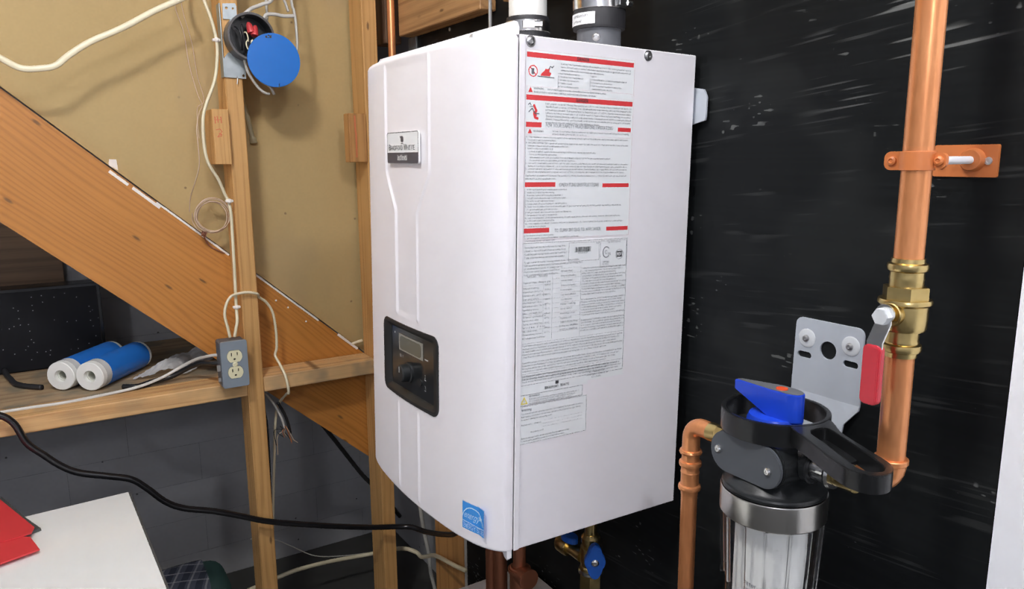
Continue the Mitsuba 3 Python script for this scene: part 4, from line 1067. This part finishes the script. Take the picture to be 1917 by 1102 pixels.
for pts in ([[-.985, -.418, .815], [-.982, -.422, .808], [-.980, -.4205, .797], [-.979, -.414, .791], [-.979, -.409, .797], [-.981, -.411, .806], [-.984, -.4095, .815]],
            [[-.984, -.4075, .817], [-.982, -.408, .806], [-.981, -.4085, .796], [-.985, -.406, .786]], [[-1.0, -.428, .829], [-.985, -.421, .832], [-.982, -.4175, .822], [-.984, -.4165, .812]], [[-.984, -.4025, .815], [-.982, -.4030, .803], [-.985, -.401, .79]]):
    add('inner_wire', tube(pts, .0016, 7), 'mat_cable', jb, True)
for pts in ([[-1.0, -.440, .845], [-.985, -.434, .835], [-.985, -.430, .815], [-1.0, -.428, .795]], [[-1.0, -.425, .85], [-.985, -.429, .842], [-.986, -.4255, .815], [-1.0, -.42, .79]]):
    add('inner_wire', tube(pts, .0021, 7), 'mat_rubber', jb, True)
ld = thing('junction_box_cover', 'round blue plastic cover hanging off the open junction box', 'cover')
LY, LZ, LR = -.3650, .7730, .0595
disc = circ(LY, LZ, LR, 24).difference(sa.rotate(sg.box(LY - .0011 + .008, LZ - LR - .01, LY + .0011 + .008, LZ - LR + .008), 0))
add('disc', orient(bevel(disc, .0048, .0014), 'x', (-.9735, 0, 0)), 'mat_blue_lid', ld)
add('lip', orient(bevel(circ(LY, LZ, LR - .0045, 24).difference(circ(LY, LZ, LR - .0065, 24)), .006, .0005), 'x', (-.9790 + .0002, 0, 0)), 'mat_dark_grey', ld)
v, f = join2d([flat2d(circ(LY - .015, LZ + .0500, .0026, 6)), flat2d(circ(LY - .0095, LZ + .0535, .0018, 6)), flat2d(sg.Polygon([(LY - .0085, LZ + .0530), (LY - .003, LZ + .0545), (LY - .0035, LZ + .0480), (LY - .007, LZ + .0490)])), rect2d(LY - .0155, LZ + .0480, LY - .0045, LZ + .0490)])
add('screw_hole', trimesh.Trimesh(np.c_[np.full(len(v), -.96855), v], f, process=False), 'mat_ink_dark', ld, False)

ob = thing('outlet_box', 'grey steel box with two ivory receptacles at the foot of the cable', 'outlet')
add('box_body', chbox((-1.0195, -.5325, .0200), (-.9765, -.4735, .1300), .003), 'mat_dark_grey', ob)
add('ear', cat_(chbox((-.984, -.540, .060), (-.978, -.5325, .075), .0005), chbox((-.984, -.539, .035), (-.978, -.5325, .045), .0005)), 'mat_steel', ob)
OY, OZ2 = -.5010, .0745
cvp = sa.translate(rrect(.0600, .1120, .005), OY, OZ2)
face = [sa.translate(sg.Point(0, 0).buffer(.0172, quad_segs=12).intersection(sg.box(-.02, -.0140, .02, .0140)), OY, OZ2 + d) for d in (.0195, -.0195)]
for q in face:
    cvp = cvp.difference(q.buffer(.0004))
add('cover_plate', orient(bevel(cvp, .0085, .002), 'x', (-.9770, 0, 0)), 'mat_outlet_grey', ob)
for i, q in enumerate(face):
    cy_, cz_ = OY, OZ2 + (.0195, -.0195)[i]
    sl = [sg.box(cy_ - .0082, cz_ + .0005, cy_ - .0054, cz_ + .0090), sg.box(cy_ + .0050, cz_ + .0015, cy_ + .0075, cz_ + .0088), circ(cy_ - .0004, cz_ - .0070, .0028, 6)]
    qq = q
    for s in sl:
        qq = qq.difference(s)
    r_ = add('receptacle', orient(bevel(qq, .0098, .0008), 'x', (-.9772, 0, 0)), 'mat_ivory', ob)
    add('slots', orient(extr(sg.MultiPolygon(sl), .0050), 'x', (-.9772, 0, 0)), 'mat_slot', r_, False)
add('plate_screw', lathe(SCREW, 'x', (-.9690, OY, OZ2), 14), 'mat_ivory', ob)

def cable(name, pts, r, mat, label, cat='cable', group=None, sides=10, **k):
    kk = add(name, tube(pts, r, sides, **k), mat, None, True)
    tag(kk, label, cat, group)
    return kk
nm1 = [[-1.06, -1.08, 0.83], [-1.012, -0.932, 0.773], [-1.012, -0.91, 0.763], [-1.012, -0.89, 0.751], [-1.012, -0.856, 0.733], [-1.012, -0.82, 0.735], [-1.012, -0.796, 0.742], [-1.012, -0.77, 0.764], [-1.012, -0.729, 0.793], [-1.012, -0.666, 0.826], [-1.012, -0.601, 0.866], [-1.012, -0.54, 0.899], [-1.04, -0.54, 0.91], [-1.06, -0.535, 0.965], [-1.07, -0.53, 1.35]]
cable('house_cable', nm1, .0066, 'mat_cable', 'thick cream cable sagging across the beige panel at upper left', flat=.6)
nm2 = [[-1.008, -.504, 1.2], [-1.008, -.504, .941], [-1.01, -.501, .903], [-1.01, -.488, .859], [-1.01, -.48, .814], [-1.01, -.481, .777], [-1.01, -.490, .727], [-1.0, -.514, .673], [-.998, -.524, .638], [-.998, -.526, .585], [-.998, -.520, .543], [-1.005, -.500, .506], [-1.012, -.488, .475], [-1.0155, -.480, .455], [-1.0155, -.4755, .425], [-1.0155, -.4760, .363], [-1.0155, -.4775, .274], [-1.013, -.480, .203], [-1.003, -.482, .172], [-1.0, -.487, .153], [-1.0, -.4915, .1335]]
oc = thing('outlet_cable', 'cream cable stapled down the stud from the ceiling to the grey outlet', 'cable')
add('sheath', tube(nm2, .0037, 10), 'mat_cable', oc, True)
for (y, z) in ((-.480, .814), (-.478, .455), (-.4795, .203)):
    add('staple', cat_(orient(trimesh.creation.icosphere(2, .0058), 'z', (-1.0085, y, z)), chbox((-1.016, y - .0085, z - .003), (-1.006, y + .0085, z + .003), .001)), 'mat_paint_white', oc, True)
cable('loop_cable', [[-1.0, -.502, .1335], [-1.0, -.505, .155], [-1.0, -.510, .188], [-1.0, -.505, .213], [-1.001, -.495, .229], [-1.004, -.482, .2350], [-1.006, -.455, .237], [-1.010, -.430, .230], [-1.03, -.4215, .218], [-1.04, -.402, .201], [-1.046, -.387, .172], [-1.05, -.381, .123], [-1.05, -.382, .081], [-1.05, -.387, .061], [-1.035, -.381, .041], [-1.012, -.374, .012], [-1.012, -.369, -.03], [-1.05, -.365, -.045], [-1.11, -.374, -.093], [-1.11, -.385, -.151], [-1.11, -.391, -.224], [-1.11, -.398, -.299], [-1.11, -.41, -.45]], .0034, 'mat_cable', 'cream cable leaving the outlet around the stud and down behind the short plate')
cable('cable_stub', [[-1.128, -.190, .034], [-1.118, -.170, .041], [-1.113, -.150, .048], [-1.1125, -.131, .052]], .0042, 'mat_cable', 'short cream cable end at the foot of the stringer by the far stud')
cable('bell_wire', [[-1.130, -.545, 1.1], [-1.130, -.543, .918], [-1.130, -.527, .843], [-1.130, -.521, .772], [-1.128, -.508, .705], [-1.06, -.512, .674], [-1.03, -.525, .655], [-1.01, -.5365, .62], [-1.01, -.5365, .58], [-1.02, -.536, .537], [-1.04, -.546, .495], [-1.08, -.551, .462], [-1.10, -.5525, .428]], .0013, 'mat_bell_wire', 'thin tan bell wire running down the beige panel, left of two', 'wire', sides=6)
cable('bell_wire', [[-1.130, -.528, 1.1], [-1.130, -.528, .92], [-1.130, -.511, .82], [-1.130, -.505, .748], [-1.125, -.495, .69], [-1.118, -.513, .668], [-1.115, -.515, .60]], .0010, 'mat_bell_wire', 'thin tan bell wire running down the beige panel, right of two', 'wire', sides=6)
# coil of thin wire tied on the stringer's edge
co = thing('wire_coil', 'tied coil of thin tan wire hanging on the stringer beside the stud', 'wire coil')
ccy, ccz = -.5055, .4165
for i in range(6):
    r1, r2 = .039 + rng.uniform(-.005, .003), .039 + rng.uniform(-.004, .004)
    oy, oz = rng.uniform(-.004, .004), rng.uniform(-.003, .003)
    tl = rng.uniform(-.15, .15)
    ts = np.linspace(0, 2 * math.pi, 26)
    pts = np.c_[-1.085 + .006 * np.sin(ts + i) + i * .0015, ccy + oy + r1 * np.cos(ts + tl), ccz + oz + r2 * np.sin(ts + tl)]
    add('loop', tube(pts, .0013, 6, n=2), 'mat_bell_wire', co, True)
for i in range(3):
    ts = np.linspace(0, 2 * math.pi, 12)
    add('tie', tube(np.c_[-1.082 + .007 * np.cos(ts), -.529 + i * .003 + .003 * np.sin(ts), .380 - i * .002 + .008 * np.sin(ts)], .0014, 6, n=2), 'mat_brown_wire', co, True)
add('tail', tube([[-1.09, -.528, .375], [-1.105, -.522, .362], [-1.108, -.514, .346], [-1.108, -.500, .334], [-1.1085, -.478, .322]], .0014, 6), 'mat_brown_wire', co, True)
add('tail', tube([[-1.09, -.548, .425], [-1.10, -.547, .405], [-1.095, -.540, .388], [-1.09, -.530, .379]], .0013, 6), 'mat_bell_wire', co, True)
# cables feeding the junction box
jl = [([[-1.0, -.425, .866], [-1.0, -.402, .886], [-1.0, -.377, .898], [-1.0, -.35, .916], [-1.02, -.32, 1.0]], 'pale cable curving up from the top of the junction box'),
      ([[-1.04, -.359, 1.1], [-1.03, -.359, .915], [-1.02, -.362, .872], [-1.015, -.371, .850]], 'pale cable dropping straight into the right side of the junction box'),
      ([[-1.0, -.374, .868], [-1.0, -.367, .877], [-1.0, -.348, .879], [-1.0, -.328, .877], [-1.0, -.30, .88]], 'short pale cable bending right from the junction box'),
      ([[-1.03, -.33, 1.1], [-1.03, -.318, .935], [-1.03, -.314, .912], [-1.03, -.308, .893]], 'pale cable stub ending above the blue cover'),
      ([[-1.0, -.32, 1.1], [-1.0, -.309, .92], [-1.0, -.304, .891], [-1.0, -.301, .856], [-1.0, -.303, .80], [-1.02, -.318, .755]], 'pale cable passing down behind the right of the blue cover'),
      ([[-1.0, -.425, .780], [-1.0, -.420, .753], [-1.0, -.412, .735], [-1.0, -.396, .712], [-1.0, -.382, .702], [-1.0, -.372, .700]], 'pale cable looping out of the bottom of the junction box'),
      ([[-1.0, -.412, .778], [-.994, -.405, .745], [-.990, -.391, .727], [-.990, -.373, .716], [-1.0, -.362, .70]], 'pale cable tucked close under the blue cover')]
for pts, lab in jl:
    cable('box_cable', pts, .0042, 'mat_cable_grey', lab, flat=.75)

# heavy black cord slung in front of the studs
bc = [[-.985, -1.25, .06], [-.985, -1.05, .060], [-.985, -.976, .039], [-.985, -.946, .014], [-.985, -.928, -.033], [-.985, -.902, -.065], [-.985, -.871, -.099], [-.985, -.839, -.122], [-.985, -.788, -.142], [-.985, -.742, -.161], [-.985, -.712, -.190], [-.985, -.676, -.233], [-.985, -.637, -.260], [-.985, -.573, -.285], [-.985, -.513, -.314], [-.985, -.45, -.346], [-.985, -.371, -.376], [-.985, -.259, -.415], [-.985, -.169, -.443], [-.975, -.106, -.455], [-.955, -.070, -.458], [-.91, -.050, -.457], [-.80, -.048, -.416], [-.70, -.06, -.36], [-.55, -.08, -.22], [-.42, -.12, -.08], [-.40, -.16, -.004]]
cable('power_cord', bc, .0072, 'mat_black_gloss', 'thick glossy black cord sagging across the studs to the heater', sides=14)
cable('black_hose', [[-1.2, -.35, -.03], [-1.2, -.285, -.118], [-1.2, -.2344, -.1937], [-1.2, -.1755, -.288], [-1.2, -.1139, -.3866], [-1.2, -.06, -.455], [-1.2, .0, -.55]], .0062, 'mat_black', 'black hose slanting down in the dark beside the far stud')
cable('black_wire', [[-1.075, -.4215, .02], [-1.075, -.4215, -.047], [-1.078, -.4150, -.094], [-1.078, -.4120, -.138], [-1.08, -.4130, -.256], [-1.08, -.4180, -.435], [-1.08, -.4200, -.575], [-1.08, -.42, -.85]], .0026, 'mat_black', 'thin black wire hanging along the right edge of the outlet stud', 'wire')
cw = thing('cut_cable', 'cut grey cable end with frayed copper strands behind the outlet stud', 'cable')
add('sheath', tube([[-1.09, -.424, -.035], [-1.09, -.408, -.049], [-1.09, -.392, -.073], [-1.09, -.380, -.098], [-1.09, -.370, -.125], [-1.09, -.365, -.149]], .0032, 8), 'mat_cable_grey', cw, True)
add('sheath', tube([[-1.085, -.380, -.075], [-1.085, -.366, -.105], [-1.085, -.357, -.135], [-1.085, -.352, -.165]], .0038, 8), 'mat_black', cw, True)
for i in range(9):
    p0 = np.array([-1.088, -.364 + rng.uniform(-.002, .002), -.150 + rng.uniform(-.004, .004)])
    q1 = p0 + [rng.uniform(-.006, .01), rng.uniform(-.028, .008), rng.uniform(-.022, .006)]
    q2 = q1 + [rng.uniform(-.004, .008), rng.uniform(-.004, .034), rng.uniform(-.05, -.012)]
    add('strand', tube([p0, q1, q2], .0011, 5), ('mat_copper', 'mat_bell_wire', 'mat_black')[i % 3], cw, True)
cable('floor_cable', [[-1.3, -.46, -.705], [-1.3, -.36, -.690], [-1.3, -.295, -.684], [-1.3, -.195, -.689], [-1.3, -.071, -.704], [-1.22, -.045, -.66], [-1.11, -.030, -.607], [-1.08, -.004, -.613], [-1.06, .003, -.620], [-1.04, .010, -.612], [-.98, .014, -.583], [-.86, .014, -.555], [-.795, .010, -.535]], .0062, 'mat_cable', 'cream cable running low along the bottom behind the studs')
cable('thin_grey_wire', [[-1.35, -.42, -.57], [-1.35, -.349, -.594], [-1.35, -.302, -.629], [-1.35, -.229, -.684], [-1.35, -.143, -.711], [-1.35, -.053, -.728]], .0018, 'mat_cable_grey', 'thin grey wire drooping above the low cream cable', 'wire', sides=6)
cable('hanging_cable', [[-1.1, .0, -.25], [-1.1, .020, -.45], [-1.1, .031, -.549], [-1.1, .039, -.595], [-1.1, .048, -.651], [-1.1, .052, -.706], [-1.1, .066, -.774], [-1.1, .09, -.90]], .0058, 'mat_cable_grey', 'grey cable hanging down in the gap right of the far stud')

# ------------------------------------------------------------------ things on the shelf
bk = thing('black_case', 'black speckled case standing on the dusty shelf', 'case')
add('front', chbox((-1.442, -1.35, .0135), (-1.430, -.7395, .230), .003), 'mat_case', bk)
add('shell', chbox((-1.53, -1.345, .0135), (-1.4422, -.7445, .227), .004), 'mat_black', bk)
add('edge_trim', cat_(chbox((-1.432, -.748, .0135), (-1.4285, -.7395, .230), .001), chbox((-1.432, -1.35, .2215), (-1.4285, -.7395, .2305), .001)), 'mat_panel_gloss', bk)
cable('carry_strap', [[-1.424, -.972, .026], [-1.39, -.966, .0195], [-1.35, -.958, .0195], [-1.305, -.950, .0195], [-1.272, -.936, .0195], [-1.245, -.915, .0195], [-1.224, -.893, .0195]], .0065, 'mat_rubber', 'black rubber strap curling on the shelf in front of the speckled case', 'strap')
ax = np.array([-.80, .60, 0.0])
for i, (x, y, lab) in enumerate(((-1.190, -.853, 'white sediment filter cartridge in blue wrap, left one on the shelf'), (-1.146, -.795, 'white sediment filter cartridge in blue wrap, right one on the shelf'))):
    fc = thing('filter_cartridge', lab, 'filter cartridge', None)
    c0 = np.array([x, y, .0488])
    core = lathe([(.0145, 0), (.0330, 0), (.0345, .002), (.0345, .205), (.0330, .207), (.0145, .207), (.0145, 0)], 'z', (0, 0, 0), 40)
    add('element', orient(core, ax, c0), 'mat_filter_white', fc)
    add('core_tube', orient(ring(.0105, .0146, .010, .200, 'z', (0, 0, 0), 24), ax, c0), 'mat_filter_core', fc)
    add('blue_wrap', orient(lathe([(.0350, .034), (.0356, .034), (.0356, .195), (.0350, .195), (.0350, .034)], 'z', (0, 0, 0), 40), ax, c0), 'mat_wrap_blue', fc, label='blue shrink wrap')
    add('clear_wrap', orient(lathe([(.0353, .014), (.0353, .034)], 'z', (0, 0, 0), 40), ax, c0), 'mat_poly_bag', fc)
# crumpled clear bag behind the cartridges
u, v_ = np.meshgrid(np.linspace(0, 1, 46), np.linspace(0, 1, 34), indexing='ij')
P = np.stack([-1.185 - .17 * v_ + .03 * u, -.705 + .13 * v_ + .12 * u, 0 * u], -1)
hgt = .016 + .030 * meshkit.noise(np.stack([u * 5, v_ * 5, u * 0], -1), 3) * np.sin(np.pi * np.clip(u, .03, .97)) + .012 * np.abs(meshkit.noise(np.stack([u * 13, v_ * 13, u * 0], -1), 5) - .5)
P[..., 2] = hgt
n1, n2 = u.shape
i, j = np.meshgrid(np.arange(n1 - 1), np.arange(n2 - 1), indexing='ij')
q = np.stack([i * n2 + j, (i + 1) * n2 + j, (i + 1) * n2 + j + 1, i * n2 + j + 1], -1).reshape(-1, 4)
bag = trimesh.Trimesh(P.reshape(-1, 3), np.vstack([q[:, [0, 1, 2]], q[:, [0, 2, 3]]]), process=False)
k = add('plastic_bag', bag, 'mat_poly_bag', None, False)
tag(k, 'crumpled clear plastic bag on the shelf behind the blue cartridges', 'bag')
cable('appliance_cord', [[-1.015, -.528, .072], [-1.03, -.545, .070], [-1.075, -.560, .062], [-1.11, -.585, .045], [-1.125, -.622, .026], [-1.12, -.662, .022], [-1.10, -.70, .021], [-1.115, -.73, .021]], .0062, 'mat_black', 'black cord from the left of the outlet lying on the shelf')
cable('clear_strip', [[-1.010, -.531, .093], [-1.03, -.548, .088], [-1.07, -.572, .074], [-1.10, -.60, .054], [-1.10, -.645, .034], [-1.09, -.70, .022], [-1.085, -.764, .0175], [-1.072, -.852, .0165], [-1.075, -.923, .0165], [-1.07, -1.05, .0165]], .0036, 'mat_cable_grey', 'pale flat cord lying along the front of the shelf', flat=.45)

# ------------------------------------------------------------------ table, red cards and plaid cloth in the foreground
tb = thing('work_table', 'glossy white table top with dark edge at lower left', 'table')
TZ = -.150
c2, s2_ = math.cos(.055), math.sin(.055)
def TP(x, y):
    """table plan: corner at far right, turned a little"""
    return (-.889 + x * c2 - y * s2_ * 1.2, -.7556 + x * s2_ * .6 + y * c2)
tp = sg.Polygon([TP(0, 0), TP(1.0, 0), TP(1.0, -1.1), TP(0, -1.1)])
add('top', bevel(tp, .004, .0008, 'z', (0, 0, TZ - .004)), 'mat_table', tb)
add('edge_band', bevel(tp.buffer(.0050, join_style=2), .020, .0006, 'z', (0, 0, TZ - .0245)), 'mat_table_edge', tb)
for lx, ly in ((.05, -.05), (.95, -.05), (.95, -1.05), (.05, -1.05)):
    x, y = TP(lx, ly)
    add('leg', lathe([(0, FLOOR + .001), (.019, FLOOR + .001), (.022, TZ - .0245), (0, TZ - .0245)], 'z', (x, y, 0), 20), 'mat_table_edge', tb)
def sheet(pts, z, t, mat, label, name='red_card', cat='card', bend=0.0):
    m = bevel(sg.Polygon(pts), t, t * .3, 'z', (0, 0, z))
    k = add(name, m, mat, None, 30)
    tag(k, label, cat)
sheet([(-.99, -1.02), (-1.0, -.985), (-.853, -.9385), (-.79, -.915), (-.775, -.95), (-.85, -1.05)], TZ + .0005, .006, 'mat_table_edge', 'black board peeking out under the red sheets', 'black_board', 'board')
sheet([(-.690, -.9175), (-.672, -.972), (-.64, -1.06), (-.78, -1.10), (-.80, -.99), (-.752, -.932)], TZ + .0070, .003, 'mat_red_card', 'lower red sheet whose corner lies on the white table')
sheet([(-.965, -.985), (-.785, -.9250), (-.762, -.930), (-.752, -.968), (-.80, -1.12), (-.97, -1.15)], TZ + .0105, .003, 'mat_red_card', 'upper red sheet at the left frame edge')
pc = thing('plaid_seat', 'dark green padded seat with a plaid cloth over it, beyond the table edge', 'seat')
def pad(a, b, r, mat, name):
    hull = m3.Manifold.batch_hull([m3.Manifold.sphere(r, 24).translate([x, y, z]) for x in (a[0] + r, b[0] - r) for y in (a[1] + r, b[1] - r) for z in (a[2] + r, b[2] - r)])
    mm = hull.to_mesh()
    return add(name, trimesh.Trimesh(mm.vert_properties[:, :3], mm.tri_verts), mat, pc, True)
pad((-1.27, -.95, -.86), (-1.10, -.520, -.540), .045, 'mat_green_cloth', 'cushion')
uu, vv = np.meshgrid(np.linspace(0, 1, 40), np.linspace(0, 1, 30), indexing='ij')
arcs = np.interp(vv, [0, .3, .42, .62, .74, 1], [0, .3, .42, .62, .74, 1])
Xc = np.interp(vv, [0, .35, .43, .57, .65, 1], [-1.086, -1.093, -1.112, -1.258, -1.275, -1.280])
Zc = np.interp(vv, [0, .35, .43, .57, .65, 1], [-.80, -.575, -.5375, -.5375, -.575, -.80])
wv = .0035 * meshkit.noise(np.stack([uu * 7, vv * 7, uu * 0], -1), 9)
Pc = np.stack([Xc + wv, -.93 + .345 * uu + .02 * vv, Zc + wv], -1)
n1, n2 = uu.shape
i, j = np.meshgrid(np.arange(n1 - 1), np.arange(n2 - 1), indexing='ij')
q = np.stack([i * n2 + j, (i + 1) * n2 + j, (i + 1) * n2 + j + 1, i * n2 + j + 1], -1).reshape(-1, 4)
add('plaid_cloth', trimesh.Trimesh(Pc.reshape(-1, 3), np.vstack([q[:, [0, 1, 2]], q[:, [0, 2, 3]]]), process=False), 'mat_plaid', pc, True)
for x, y in ((-1.25, -.93), (-1.25, -.54), (-1.12, -.93), (-1.12, -.54)):
    add('leg', cyl(.012, FLOOR + .001, -.85, 'z', (x, y, 0), 16), 'mat_table_edge', pc)
